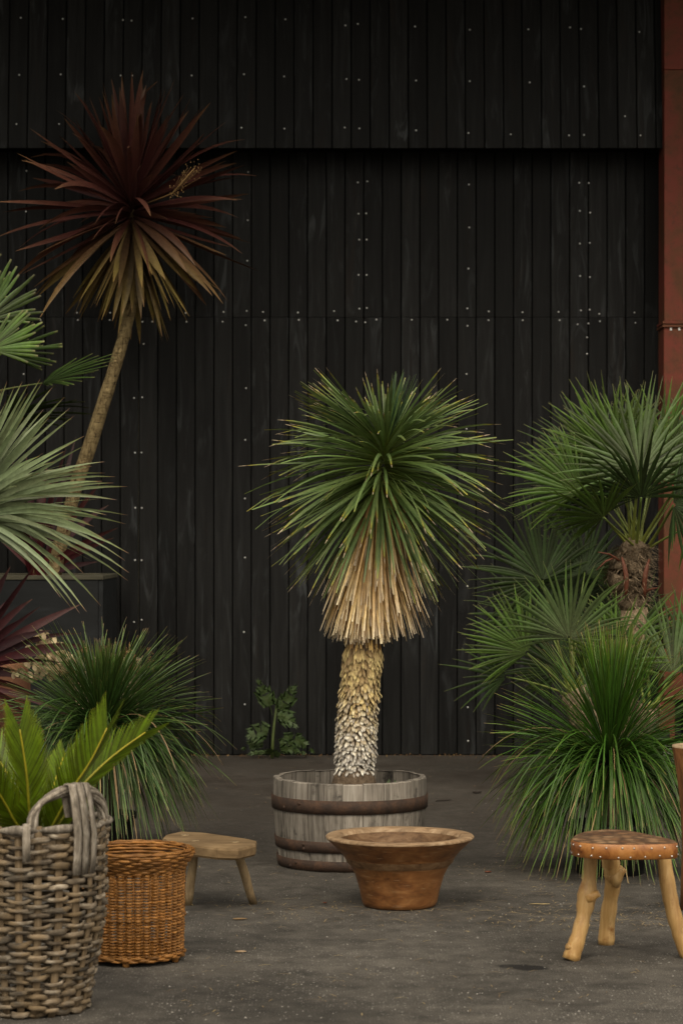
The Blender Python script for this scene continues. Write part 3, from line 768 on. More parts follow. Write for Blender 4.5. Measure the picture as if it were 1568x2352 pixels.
def knotleg(pts, rr_, knots):
    mb = MB(); pp = []; r2 = []
    for i in range(len(pts) - 1):
        for t in (0, .25, .5, .75): pp.append(pts[i].lerp(pts[i + 1], t)); r2.append(rr_[i] + (rr_[i + 1] - rr_[i]) * t)
    pp.append(pts[-1]); r2.append(rr_[-1])
    # soften the corners
    for _ in range(3): pp = [pp[0]] + [(pp[i - 1] + pp[i] * 2 + pp[i + 1]) / 4 for i in range(1, len(pp) - 1)] + [pp[-1]]
    tube(mb, pp, [r_ * U(.93, 1.07) for r_ in r2], 12)
    o = mb.build('leg', M['peeled'], lst)
    for (p, d, r_) in knots:
        mb = MB(); d = d.normalized()
        tube(mb, [p - d * r_, p + d * r_ * .6, p + d * r_ * 1.6, p + d * r_ * 2.5, p + d * r_ * 2.55], [r_ * 1.9, r_ * 1.45, r_ * 1.05, r_ * .95, r_ * .7], 10); mb.build('knot', M['peeled'], o)
fa = PG(1309, 2205); Ya = fa.y
A_ = [P(1309, 2208, Ya), P(1325, 2160, Ya + .01), P(1338, 2110, Ya + .03), P(1347, 2058, Ya + .05), P(1354, 2010, Ya + .06), P(1357, 1955, Ya + .07)]
A_[0].z = 0
knotleg(A_, [.031, .028, .026, .036, .023, .025], [(P(1356, 2060, Ya + .03), Vector((1, -.3, .5)), .013), (P(1316, 2180, Ya), Vector((-1, -.5, .6)), .012)])
fb = PG(1391, 2169); Yb = fb.y
B_ = [P(1391, 2170, Yb), P(1393, 2120, Yb), P(1400, 2070, Yb - .01), P(1409, 2020, Yb - .03), P(1402, 1985, Yb - .04), P(1397, 1950, Yb - .05)]
B_[0].z = 0
knotleg(B_, [.031, .030, .027, .031, .033, .030], [(P(1410, 2016, Yb - .04), Vector((.8, -.2, 1)), .019)])
fc = PG(1580, 2200); Yc = fc.y
C_ = [P(1582, 2205, Yc), P(1560, 2150, Yc + .01), P(1541, 2080, Yc + .03), P(1530, 2020, Yc + .05), P(1521, 1950, Yc + .06)]
C_[0].z = 0
knotleg(C_, [.029, .027, .027, .027, .027], [])

# ------------------------------------------------------------------ hollow log at the right edge
gl = Vector((P(1622, 1720, 9.7).x, 9.7, 0))
logt = thing('hollow_log', gl, 'tall flared reddish log vessel with pale cut rim beside the stool', 'log')
zl = H - (1712 - HY) / F * 9.7
mb = MB(); lathe(mb, gl, [(.108, 0), (.104, .12), (.100, .25), (.106, .40), (.122, .54), (.142, zl - .005)], 40, .03, 6, cap1=False); mb.build('log_body', M['log'], logt)
mb = MB(); lathe(mb, gl, [(.142, zl - .006), (.141, zl), (.112, zl + .003), (.10, zl - .05), (.07, zl - .22), (.0, zl - .24)], 40, .03, 6, cap0=False, cap1=False); mb.build('cut_rim', M['cutwood'], logt)

# ------------------------------------------------------------------ woven baskets
def weave_row(c, r, z, n, ph, amp, hh, th, ppn=6, zj=0.0, mat='cane', parent=None, name='weaver', zwave=0.0, over=1):
    pts = []; hint = []; rnds = []; rr_ = []
    tot = n * ppn; jz = [U(-zj, zj) for _ in range(n)]; jr = [R.random() for _ in range(n)]; jt = [U(.55, 1.25) for _ in range(n)]
    for i in range(tot):
        a_ = 2 * math.pi * i / tot; s_ = i / ppn
        k = int(s_) % n; k2 = (k + 1) % n; t = s_ - int(s_)
        sm = t * t * (3 - 2 * t)
        cw = math.cos(math.pi * (s_ / over) + ph * math.pi); cw = cw / math.sqrt(cw * cw + .18) * 1.08; ro = r + amp * cw
        dz = jz[k] * (1 - sm) + jz[k2] * sm
        e = Vector((math.cos(a_), math.sin(a_), 0))
        pts.append(Vector((c[0], c[1], z + dz + c[2])) + e * ro); hint.append(e)
        rnds.append(jr[int(s_ / over + .5) % n]); rr_.append(hh * (jt[k] * (1 - sm) + jt[k2] * sm) * (.88 + .12 * cw))
    mb = MB(); tube(mb, pts, rr_, 6, caps=False, flat=th / hh, hint=hint, closed=True, rnds=rnds)
    return mb.build(name, M[mat], parent)

bb = Vector((PG(76, 2300).x, 7.68, 0)); 
bask = thing('willow_basket', bb, 'tall weathered grey woven basket with arched handle holding a cycad', 'basket')
def bkr(z): t = z / .60; return .180 + .030 * min(1, t * 5) ** .6 * .9 + .050 * t ** 1.2 - .008 * math.sin(t * 9)
BZ = .605; NST = 24
for k in range(NST):
    a_ = 2 * math.pi * (k + .0) / NST + U(-.02, .02); e = Vector((math.cos(a_), math.sin(a_), 0)); mb = MB()
    pts = [bb + e * (bkr(z) - .001) + Vector((0, 0, z)) for z in [BZ * q / 12 for q in range(13)]]
    side = Vector((-e.y, e.x, 0))
    tube(mb, pts, [U(.0115, .0145)] * 13, 6, flat=.42, hint=e); mb.build('stake', M['stakecane'], bask)
z = .018; k = 0
while z < BZ - .02:
    hh = U(.0078, .0112); weave_row(bb, bkr(z), z, NST, k % 2 + U(-.12, .12),   U(.0075, .0105), hh, .0046, 10, .0080, 'cane', bask); z += hh * 1.72; k += 1
weave_row(bb, bkr(BZ), BZ - .012, NST, 0, .004, .014, .012, 4, .003, 'handlecane', bask, 'rim_band')
weave_row(bb, bkr(0) - .004, .012, NST, 1, .006, .012, .010, 4, .003, 'cane', bask, 'base_band')
mb = MB(); lathe(mb, bb, [(.17, .03), (.0, .03)], 24, cap0=False, cap1=False); mb.build('basket_bottom', M['stakecane'], bask)
mb = MB(); lathe(mb, bb, [(.225, .47), (.12, .49), (.0, .50)], 24, cap0=False, cap1=False); mb.build('soil', M['soil'], bask)
# lashings over the rim
for a_ in [rad(x) for x in (-112, -84, -140, -165, 60, 100, 150)]:
    e = Vector((math.cos(a_), math.sin(a_), 0)); ro = bkr(BZ)
    prof = [(ro + .016, BZ - .105), (ro + .020, BZ - .05), (ro + .021, BZ - .01), (ro + .010, BZ + .008), (ro - .012, BZ + .006), (ro - .02, BZ - .04)]
    mb = MB(); tube(mb, [bb + e * r_ + Vector((0, 0, z_)) for r_, z_ in prof], .014, 6, flat=.28, hint=[Vector((e.x, e.y, 0)), e, e + Vector((0, 0, .6)), Vector((0, 0, 1)), -e + Vector((0, 0, .6)), -e]); mb.build('lashing', M['handlecane'], bask)
def bhandle(acen):
    hb = None; ro = bkr(BZ) + .004; sp = rad(37)
    NC = 8
    for j in range(NC):
        pts = []; b_ = 2 * math.pi * j / NC
        for i in range(-3, 24):
            t = i / 20.0; fi = b_ + 3.4 * t; rc_ = .0135 if j % 4 else .009
            dr, dz = rc_ * math.cos(fi) * 1.1, rc_ * math.sin(fi)
            if t < 0 or t > 1:
                a_ = acen + (-sp if t < 0 else sp); z_ = BZ - abs(t if t < 0 else t - 1) * .5; e2 = 0
            else:
                a_ = acen - sp * math.cos(math.pi * t); z_ = BZ + (.104 + dz) * max(0.0, math.sin(math.pi * t)) ** .75; e2 = math.sin(fi) * .05 * abs(math.cos(math.pi * t))
            a_ += e2
            e = Vector((math.cos(a_), math.sin(a_), 0)); k_ = 1 - .12 * (math.sin(math.pi * t) if 0 <= t <= 1 else 0) - (.5 * abs(t if t < 0 else t - 1) if not 0 <= t <= 1 else 0)
            pts.append(bb + e * (ro - .016 + dr) * k_ + Vector((0, 0, z_)))
        mb = MB(); tube(mb, pts, U(.0062, .0078), 6); o = mb.build('handle_cane' if j else 'handle', M['handlecane'], bask if hb is None else hb)
        if hb is None: hb = o
    for off in (-.031, -.001, .030):
        a_ = acen + off / ro * 1.0; e = Vector((math.cos(a_), math.sin(a_), 0)); k_ = .88
        zt = BZ + .104 * math.cos(off / (ro * sp) * .9)
        prof = [(ro + .012, BZ - .155), (ro + .018, BZ - .10), (ro + .021, BZ - .03), (ro + .012, BZ + .03), (ro * k_ + .032, zt - .02), (ro * k_ + .018, zt + .020), (ro * k_ - .006, zt + .019), (ro * k_ - .022, zt - .01), (ro - .03, BZ + .02)]
        mb = MB(); pts = [bb + e * r_ + Vector((0, 0, z_)) for r_, z_ in prof]
        hs_ = [e, e, e, e, e, e + Vector((0, 0, 1)), -e + Vector((0, 0, 1)), -e, -e]
        tube(mb, pts, U(.0125, .0155), 6, flat=.32, hint=hs_); mb.build('handle_wrap', M['handlecane'], hb)
bhandle(rad(-43)); bhandle(rad(137))

# orange wicker bin
wc = Vector((PG(311, 2195).x, 8.56, 0))
wick = thing('wicker_bin', wc, 'round honey orange wicker bin with rolled rim on small feet', 'basket')
def wkr(z): return .170 + .006 * z / .3
NW = 36
for k in range(NW):
    a_ = 2 * math.pi * (k + .5) / NW; e = Vector((math.cos(a_), math.sin(a_), 0)); mb = MB()
    tube(mb, [wc + e * (wkr(z) - .0085) + Vector((0, 0, z)) for z in (.02, .11, .20, .315)], .0042, 5); mb.build('stake', M['wicker'], wick)
z = .036; k = 0
while z < .320:
    mid = abs(z - .165) < .006
    weave_row(wc, wkr(z) + (.004 if mid else 0), z, NW * 2, 0, .0062, .0044 if not mid else .0060, .0034, 6, .0005, 'wicker', wick); z += .0104; k += 1
prof = [(.178, .322), (.181, .330), (.186, .338), (.192, .347), (.199, .356), (.206, .365), (.211, .374), (.213, .383), (.209, .391), (.202, .393), (.195, .388), (.189, .380), (.184, .370), (.179, .358), (.175, .346), (.171, .334)]
for i, (r_, z_) in enumerate(prof): weave_row(wc, r_, z_, NW, (i % 2) + i * .22, .0038, .0056, .0046, 4, .001, 'wicker', wick, 'rim_weaver')
for i in range(3): weave_row(wc, .178 - i * .001, .031 - i * .006, NW, i % 2 + .3 * i, .004, .0055, .0045, 4, .0008, 'wicker', wick, 'base_weaver')
mb = MB(); lathe(mb, wc, [(.168, .022), (.0, .022)], 24, cap0=False, cap1=False); mb.build('bin_bottom', M['wicker'], wick)
for a_ in (-1.65, -.35, .9, 2.4, 3.8):
    mb = MB(); lathe(mb, wc + Vector((.160 * math.cos(a_), .160 * math.sin(a_), 0)), [(.011, 0), (.013, .008), (.013, .022)], 10); mb.build('foot', M['wicker'], wick)

# ------------------------------------------------------------------ cycad in the basket
cy = Vector((PG(95, 2300).x, 7.68, .46)); cy.x = P(98, 1900, 7.68).x
cyc = thing('cycad', cy, 'young cycad with bright green feathery fronds in the grey basket', 'cycad')
mb = MB(); lathe(mb, cy, [(.05, .0), (.055, .04), (.04, .08), (.015, .10)], 14, .06, 2); mb.build('caudex', M['fibre'], cyc)
def cyfrond(pix, Lf, s1, s2, ys=None, nl=84, fwd=.9):
    n = len(pix); Y = ys or [7.68] * n
    ctl = [P(x, y, yy) for (x, y), yy in zip(pix, Y)]
    pts = []
    for i in range(n - 1):
        p0, p1, p2, p3 = ctl[max(i - 1, 0)], ctl[i], ctl[i + 1], ctl[min(i + 2, n - 1)]
        for t in (0, .25, .5, .75): pts.append(.5 * ((2 * p1) + (p2 - p0) * t + (2 * p0 - 5 * p1 + 4 * p2 - p3) * t * t + (3 * p1 - p0 - 3 * p2 + p3) * t ** 3))
    pts.append(ctl[-1]); m_ = len(pts)
    mb = MB(); tube(mb, pts, [.0058 - .0035 * i / (m_ - 1) for i in range(m_)], 6); fr = mb.build('frond', M['rachis'], cyc)
    T = tangents(pts); mb = MB()
    for i in range(nl):
        t = .10 + .90 * (i / (nl - 1)); q = t * (m_ - 1); k = min(int(q), m_ - 2); p = pts[k].lerp(pts[k + 1], q - k); tg = T[k].lerp(T[k + 1], q - k).normalized()
        env = min(1, .45 + t * 1.6) * (1 - .22 * max(0, t - .6) / .4)
        for s_, sg in ((s1, 1), (s2, -1)):
            f_ = fwd + .9 * t ** 3
            d = (s_ + tg * f_).normalized(); L = Lf * env * U(.92, 1.06)
            cv = curve(p, d, L, 5, 0, 1, tg, U(.15, .4))
            blade(mb, cv, [.0034, .0044, .0042, .0032, .0008], tg.cross(d).cross(d), .15)
    mb.build('leaflets', M['cycad'], fr, kind='stuff')
Xv, Zv, Yv = Vector((1, 0, 0)), Vector((0, 0, 1)), Vector((0, 1, 0))
cyfrond([(98, 1925), (72, 1890), (63, 1790), (55, 1730), (46, 1675)], .135, Vector((.95, .3, .1)), Vector((-.85, -.2, .1)), [7.68, 7.62, 7.56, 7.54, 7.53], fwd=1.3)
cyfrond([(102, 1925), (125, 1890), (165, 1815), (210, 1745), (246, 1672)], .150, Vector((.35, .9, .2)), Vector((-.97, -.3, .55)), [7.68, 7.66, 7.62, 7.60, 7.60], fwd=1.0)
cyfrond([(108, 1925), (140, 1885), (185, 1810), (255, 1740), (334, 1682)], .120, Vector((.6, .7, -.35)), Vector((-.6, -.2, .95)), [7.68, 7.70, 7.74, 7.78, 7.80], fwd=1.1)
cyfrond([(90, 1925), (45, 1900), (15, 1850), (-15, 1800), (-55, 1740)], .135, Vector((.75, .1, .75)), Vector((-.8, .3, -.4)), [7.68, 7.62, 7.56, 7.5, 7.46], fwd=1.1)
cyfrond([(95, 1925), (60, 1880), (30, 1800), (-20, 1720), (-80, 1660)], .13, Vector((.9, .3, .35)), Vector((-.9, .3, -.1)), [7.68, 7.75, 7.82, 7.9, 7.95], fwd=1.1)
cyfrond([(98, 1925), (110, 1880), (120, 1820), (135, 1770), (150, 1730)], .13, Vector((.9, .3, .35)), Vector((-.9, .3, .1)), [7.68, 7.78, 7.9, 8.0, 8.1], fwd=1.1)

# ------------------------------------------------------------------ grass trees
def grass_tree(name, label, px, pyb, crown_y, Lm, n, mat, pot_r, pot_h, tuft, seed, lean=(0, 0), tlo=66, tl=1.0):
    rr_ = random.Random(seed); base = PG(px, pyb)
    g = thing(name, base, label, 'grass tree', None)
    mb = MB(); lathe(mb, base, [(pot_r * .80, 0), (pot_r * .95, pot_h * .86), (pot_r * 1.0, pot_h * .86), (pot_r * 1.02, pot_h), (pot_r * .96, pot_h), (pot_r * .94, pot_h * .9), (0, pot_h * .9)], 36, cap1=False); mb.build('pot', M['pot'], g)
    zc = H - (crown_y - HY) / F * base.y; c = Vector((base.x, base.y, zc))
    mb = MB(); tube(mb, [base + Vector((0, 0, pot_h * .85)), Vector((base.x, base.y, (pot_h + zc) / 2)), c], [.075, .06, .05], 14); mb.build('trunk', M['fibre'], g)
    live = MB(); dead = MB()
    for i in range(n):
        u = rr_.random(); az = rr_.uniform(0, 2 * math.pi)
        if u < tuft: el = rad(rr_.uniform(tlo, 89)); dr = rr_.uniform(.0, .22); lf_ = rr_.uniform(.86, 1.06) * tl
        elif u < tuft + .26: el = rad(rr_.uniform(10, 66)); dr = rr_.uniform(.15, .55); lf_ = rr_.uniform(.85, 1.05)
        else: el = rad(rr_.uniform(-12, 46)); dr = rr_.uniform(1.1, 3.4); lf_ = rr_.uniform(.85, 1.25)
        d = Vector((math.cos(az) * math.cos(el) + lean[0], math.sin(az) * math.cos(el) + lean[1], math.sin(el))).normalized()
        pts = curve(c + d * .02 + Vector((0, 0, .05 * d.z)), d, Lm * lf_, 11, dr, 1.25, Vector((-math.sin(az), math.cos(az), 0)), rr_.uniform(-.22, .22))
        pts = [p if p.z > .012 else Vector((p.x, p.y, .012)) for p in pts]
        q = []
        for p in pts:                      # keep hanging needles outside the pot
            h_ = Vector((p.x - base.x, p.y - base.y, 0))
            if p.z < pot_h + .03 and h_.length < pot_r * 1.08:
                h_ = (h_.normalized() if h_.length > 1e-4 else Vector((1, 0, 0))) * pot_r * 1.08; p = Vector((base.x + h_.x, base.y + h_.y, p.z))
            q.append(p)
        w_ = rr_.uniform(.0042, .0068)
        isd = u > tuft + .3 and rr_.random() < .05
        s = d.cross(Vector((0, 0, 1))).normalized() if abs(d.z) < .98 else Vector((1, 0, 0))
        s = s + Vector((0, 0, rr_.uniform(-1, 1)))
        blade(dead if isd else live, q, [w_ * .8] + [w_] * 8 + [w_ * .75, w_ * .3], s, .5, rnd=rr_.random())
    live.build('needle_leaves', M[mat], g, kind='stuff')
    if dead.v: dead.build('dead_needles', M['deadneedle'], g, kind='stuff')
    return g
grass_tree('grass_tree', 'bright green grass tree fountain in black pot behind the leather stool', 1400, 2004, 1765, .57, 1400, 'grasstree', .185, .225, .13, 21, (0, 0), 62)
grass_tree('grass_tree', 'dark green grass tree spilling over its pot behind the orange wicker bin', 236, 1958, 1695, .56, 1500, 'grassdark', .16, .19, .22, 22, (.10, -.05), 30, .70)

# ------------------------------------------------------------------ fan palms
def fan(mb, hub, a, s, L, n=34, half=100, wmax=.0235, cone=.14, droop=.20, blunt=False, split=.40):
    a = a.normalized(); s = perp(a, s); nn = a.cross(s); half = rad(half); dth = 2 * half / (n - 1)
    for i in range(n):
        t = -half + dth * i
        d = (a * math.cos(t) + s * math.sin(t) + nn * (cone + U(-.05, .05))).normalized()
        sd = (s * math.cos(t) - a * math.sin(t))
        ln = L * (1 - .26 * (abs(t) / half) ** 2.2) * (U(.84, 1.06) if R.random() < .93 else U(.5, .8))
        pts = curve(hub + d * .012, d, ln, 9, droop * R.choice((U(0, .8), U(.5, 1.6), U(1.2, 2.6))), 1.8, sd, U(-.14, .14)); wd_ = []
        for k in range(9):
            r_ = ln * k / 8 + .012; base_w = min(r_ * dth * 1.12, wmax)
            tt = k / 8; tp = 1.0 if tt < split else 1 - (tt - split) / (1 - split) * (.62 if blunt else .93)
            wd_.append(max(base_w * tp, .0012))
        blade(mb, pts, wd_, sd, .55)
def palm_frond(parent, hub, root, a, s, L, mat='fan', **kw):
    mb = MB(); fan(mb, hub, a, s, L, **kw); fr = mb.build('frond', M[mat], parent)
    mid = root.lerp(hub, .5) + Vector((0, 0, .05 * (hub - root).length)); mid = mid + (hub - root).cross(Vector((0, 0, 1))) * U(-.08, .08)
    pts = []
    for i in range(9):
        t = i / 8; pts.append(root * (1 - t) ** 2 + mid * 2 * t * (1 - t) + hub * t * t)
    mb = MB(); tube(mb, pts, [.0120 - .0050 * i / 8 for i in range(9)], 6, flat=.6); mb.build('petiole', M['petiole'], fr)
def imdir(deg, toward=0.0):      # direction in the picture plane, plus a lean towards the viewer
    return Vector((math.cos(rad(deg)), -toward, math.sin(rad(deg)))).normalized()
def fibre_trunk(parent, p0, p1, r0, r1, nf=260, name='trunk', stubs=14):
    n = 10; pts = [p0.lerp(p1, i / n) + Vector((U(-.008, .008), U(-.008, .008), 0)) for i in range(n + 1)]
    mb = MB(); tube(mb, pts, [(r0 + (r1 - r0) * i / n) * U(.92, 1.08) for i in range(n + 1)], 18); o = mb.build(name, M['fibre'], parent)
    mb = MB()
    for i in range(nf):
        t = R.random(); a_ = U(0, 6.283); c0 = p0.lerp(p1, t); r_ = r0 + (r1 - r0) * t; e = Vector((math.cos(a_), math.sin(a_), 0))
        d = e * U(.3, .8) + Vector((0, 0, U(-.3, 1.0))) + Vector((-e.y, e.x, 0)) * U(-.6, .6)
        blade(mb, curve(c0 + e * r_ * .9, d, U(.035, .10), 4, U(.3, 1.4)), [.006, .005, .0035, .001], Vector((-e.y, e.x, .3)), .1)
    mb.build('trunk_fibre', M['fibre'], o, kind='stuff')
    for i in range(stubs):
        t = U(.05, .95); a_ = U(3.5, 5.9); c0 = p0.lerp(p1, t); r_ = r0 + (r1 - r0) * t; e = Vector((math.cos(a_), math.sin(a_), 0))
        mb = MB(); blade(mb, curve(c0 + e * r_ * .95, e * .6 + Vector((0, 0, 1)), U(.03, .05), 4, .0), [.045, .04, .03, .012], Vector((-e.y, e.x, 0)), -.3); mb.build('leaf_base', M['fibre'], o)
    return o
PY = 14.3
pb = Vector((P(1400, 1750, PY).x, PY, 0))
palm = thing('fan_palm', pb, 'tall multi stemmed fan palm with fibrous trunks at the right end of the wall', 'fan palm')
mb = MB(); lathe(mb, pb, [(.27, 0), (.33, .30), (.35, .30), (.35, .34), (.32, .34), (.31, .29), (0, .29)], 40, cap1=False); mb.build('pot', M['pot'], palm)
C1 = P(1462, 1262, PY); t1b = Vector((pb.x + .06, PY, .28))
mid1 = P(1452, 1392, PY)
fibre_trunk(palm, t1b, mid1, .075, .085, 160, stubs=4)
fibre_trunk(palm, mid1, P(1442, 1322, PY), .085, .128, 500, stubs=16)
fibre_trunk(palm, P(1442, 1322, PY), P(1458, 1256, PY), .128, .085, 700, stubs=22)
C2 = P(1318, 1590, PY - .15); fibre_trunk(palm, Vector((pb.x - .10, PY - .12, .28)), C2, .085, .09, 260)
C3 = P(1484, 1618, PY - .1); fibre_trunk(palm, Vector((pb.x + .17, PY - .1, .28)), C3, .055, .06, 160)
for (x, y, dx, h_) in ((1427, 1322, 6, 92), (1490, 1325, -8, 88)):      # red-brown dry sheaths
    mb = MB(); pts = [P(x + dx * math.sin(k / 5 * 3.14) + (8 * k / 5 if dx > 0 else -10 * (k / 5) ** 2), y - 6 + h_ * k / 5 - (h_ * .4), PY - .150 + .03 * abs(k - 2) / 3) for k in range(6)]
    tube(mb, pts, [.005, .012, .016, .016, .013, .005], 6, flat=.35, hint=Vector((0, 1, 0))); mb.build('dry_sheath', M['sheath'], palm)
for (x0, y0, x1, y1) in ((1425, 1290, 1372, 1268), (1412, 1280, 1368, 1310), (1470, 1370, 1510, 1350)):
    mb = MB(); tube(mb, [P(x0, y0, PY - .08), P((x0 + x1) / 2, (y0 + y1) / 2 - 6, PY - .10), P(x1, y1, PY - .11)], [.014, .012, .005], 6, flat=.5); mb.build('dry_stalk', M['sheath'], palm)
def pf(hx, hy, dY, root, deg, toward, L, mat='fan', sd=None, **kw):
    hub = P(hx, hy, PY + dY); a = imdir(deg, toward)
    s = sd if sd is not None else Vector((math.sin(rad(deg)), 0, -math.cos(rad(deg))))
    palm_frond(palm, hub, root + Vector((U(-.04, .04), U(-.05, .02), -.02)), a, s, L / (F / PY), mat, **kw)
# crown of the tall stem
pf(1468, 1083, -.30, C1, 88, .10, 222, 'fansilver', half=112, n=40)
pf(1399, 1056, -.10, C1, 112, .25, 195, 'fan', half=85, n=34)
pf(1331, 1132, -.18, C1, 150, .20, 185, 'fan', half=62, n=30)
pf(1385, 1189, -.40, C1, 158, .35, 150, 'fan', sd=Vector((.35, -.75, .6)), half=95, n=30)
pf(1471, 1143, -.42, C1, 100, .85, 185, 'fandark', half=105, n=34, droop=.35)
pf(1370, 1070, .25, C1, 140, -.2, 200, 'fandark', half=80, n=32)
pf(1340, 1120, .20, C1, 168, -.3, 190, 'fandark', half=60, n=28)
pf(1440, 1040, .25, C1, 105, -.3, 180, 'fandark', half=95, n=34)
pf(1520, 1050, .05, C1, 65, .2, 200, 'fan', half=95, n=34)
pf(1560, 1110, -.2, C1, 30, .3, 180, 'fan', half=95, n=32)
pf(1545, 1160, -.35, C1, -5, .5, 180, 'fandark', half=95, n=30, droop=.4)
pf(1600, 1060, .15, C1, 50, -.1, 190, 'fandark', half=95, n=32)
pf(1580, 1210, -.1, C1, -15, .2, 150, 'fan', half=90, n=28, droop=.4)
pf(1430, 1100, .30, C1, 118, -.2, 230, 'fandark', half=70, n=34)
pf(1380, 1130, .10, C1, 138, .1, 190, 'fan', half=55, n=28)
pf(1500, 1085, .30, C1, 80, -.2, 215, 'fandark', half=80, n=34)
pf(1430, 1075, -.15, C1, 100, .15, 200, 'fan', half=60, n=30)
pf(1410, 1150, .2, C1, 170, -.1, 190, 'fandark', half=55, n=28, droop=.3)
pf(1300, 1380, .25, C2, 110, -.2, 190, 'fandark', half=95, n=36)
pf(1400, 1420, .28, C2, 85, -.2, 170, 'fandark', half=95, n=36)
pf(1250, 1430, .15, C2, 150, -.1, 190, 'fandark', half=75, n=34)
pf(1290, 1540, .10, C2, 135, -.1, 160, 'fandark', half=95, n=34)
pf(1370, 1560, .20, C2, 60, -.1, 160, 'fandark', half=95, n=34)
pf(1450, 1470, -.05, C3, 105, .1, 165, 'fan', half=80, n=30)
# lower stem
pf(1245, 1333, .05, C2, 128, .10, 192, 'fandark', half=105, n=38)
pf(1342, 1315, .10, C2, 85, -.05, 160, 'fandark', half=115, n=38)
pf(1306, 1466, -.35, C2, 84, .35, 185, 'fansilver', half=105, n=42)
pf(1210, 1500, -.1, C2, 142, .15, 160, 'fan', half=75, n=34)
pf(1162, 1555, .0, C2, 172, .10, 145, 'fandark', half=58, n=12, split=.3)
pf(1405, 1530, -.2, C2, 70, .15, 165, 'fan', half=90, n=32)
pf(1365, 1500, .15, C2, 100, -.2, 150, 'fandark', half=95, n=32)
# third stem
pf(1545, 1545, -.15, C3, 88, .12, 185, 'fansilver', half=80, n=32)
pf(1590, 1500, .1, C3, 60, .0, 170, 'fan', half=90, n=30)
pf(1480, 1500, .15, C3, 110, -.1, 150, 'fandark', half=90, n=30)
pf(1575, 1590, -.2, C3, 20, .3, 150, 'fandark', half=80, n=26)

# windmill palm at the left edge
LY = 14.7
lb = Vector((P(-150, 1700, LY).x, LY, 0))
lp = thing('fan_palm', lb, 'fan palm with stiff dark blunt tipped fronds reaching past the leaning trunk', 'fan palm')
mb = MB(); lathe(mb, lb, [(.20, 0), (.24, .30), (.255, .30), (.255, .33), (.235, .33), (.23, .28), (0, .28)], 36, cap1=False); mb.build('pot', M['pot'], lp)
LC = P(-150, 930, LY); fibre_trunk(lp, lb + Vector((0, 0, .27)), LC, .09, .10, 200)
def lf(hx, hy, dY, deg, L, sd, half, n, mat='fan', toward=.1, **kw):
    hub = P(hx, hy, LY + dY)
    palm_frond(lp, hub, LC + Vector((0, 0, -.02)), imdir(deg, toward), sd, L / (F / LY), mat, half=half, n=n, blunt=True, wmax=.030, cone=.1, droop=kw.pop('droop', .06), split=.55)
lf(-38, 740, -.1, 48, 150, Vector((.7, .2, -.7)), 48, 18, 'fansilver')
lf(-25, 803, -.25, 28, 128, Vector((.4, -.3, -.9)), 42, 14, 'fan')
lf(5, 812, .05, 12, 132, Vector((.2, .2, -1)), 38, 18, 'fandark')
lf(98, 880, .1, 12, 172, Vector((.05, 1, .32)), 75, 22, 'fandark')
lf(15, 962, .15, 6, 192, Vector((.05, 1, -.30)), 70, 20, 'fandark', droop=.15)
lf(-120, 700, .1, 95, 170, Vector((1, 0, 0)), 95, 28, 'fan')
lf(-260, 800, 0, 165, 170, Vector((0, .3, 1)), 90, 28, 'fan')
lf(-230, 930, -.2, 200, 170, Vector((0, .5, 1)), 90, 28, 'fandark')

# ------------------------------------------------------------------ planter box with leaning cordyline
PF = 15.4; xr = P(237, 1400, PF).x; zt = 1.245
pl = thing('planter_box', (xr - .75, 15.85, 0), 'large black timber planter box with pale cap against the wall', 'planter')
xl_ = xr - 1.5
zb = 0.0
for i in range(3):
    z0 = .006 + i * .404; mb = MB(); box(mb, xl_, xr - .03, PF + U(0, .001), PF + .03, z0, z0 + .4035, .0015); mb.build('front_board', M['planter'], pl, smooth=False)
    mb = MB(); box(mb, xr - .028, xr + U(0, .002), PF + .002, 16.36, z0, z0 + .4035, .0015); mb.build('side_board', M['planter'], pl, smooth=False)
mb = MB(); box(mb, xl_, xl_ + .03, PF + .035, 16.36, 0, 1.215); mb.build('side_board', M['planter'], pl, smooth=False)
mb = MB(); box(mb, xl_ + .035, xr - .035, 16.33, 16.36, 0, 1.215); mb.build('back_board', M['planter'], pl, smooth=False)
for (x0, x1, y0, y1) in ((xl_, xr + .004, PF - .008, PF + .09), (xl_, xr + .004, 16.29, 16.37), (xr - .09, xr + .005, PF + .093, 16.287), (xl_, xl_ + .09, PF + .093, 16.287)):
    mb = MB(); box(mb, x0, x1, y0, y1, 1.218, zt, .003); mb.build('cap_board', M['capwood'], pl, smooth=False)
mb = MB(); mb.add([Vector((xl_ + .03, PF + .03, 1.16)), Vector((xr - .03, PF + .03, 1.16)), Vector((xr - .03, 16.33, 1.16)), Vector((xl_ + .03, 16.33, 1.16))], [(0, 1, 2, 3)]); mb.build('soil', M['soil'], pl, smooth=False)

CY = 15.7
cb = P(118, 1345, CY); cb.z = 1.16
cord = thing('cordyline_tree', cb, 'leaning cordyline with tan bark and a big dark purple sword leaf head', 'cordyline')
tp = [(118, 1345), (138, 1255), (158, 1180), (180, 1100), (205, 1030), (235, 935), (262, 850), (288, 760), (303, 690), (308, 620), (306, 540), (301, 470)]
tr_ = [.047, .046, .046, .045, .044, .043, .041, .038, .036, .034, .030, .010]
tpts = [P(x, y, CY) for x, y in tp]; tpts[0].z = 1.15
ff = []; fr_ = []
for i in range(len(tpts) - 1):
    p0, p1, p2, p3 = tpts[max(i - 1, 0)], tpts[i], tpts[i + 1], tpts[min(i + 2, len(tpts) - 1)]
    for t in (0, .25, .5, .75):
        ff.append(.5 * ((2 * p1) + (p2 - p0) * t + (2 * p0 - 5 * p1 + 4 * p2 - p3) * t * t + (3 * p1 - p0 - 3 * p2 + p3) * t ** 3)); fr_.append((tr_[i] + (tr_[i + 1] - tr_[i]) * t) * U(.96, 1.05))
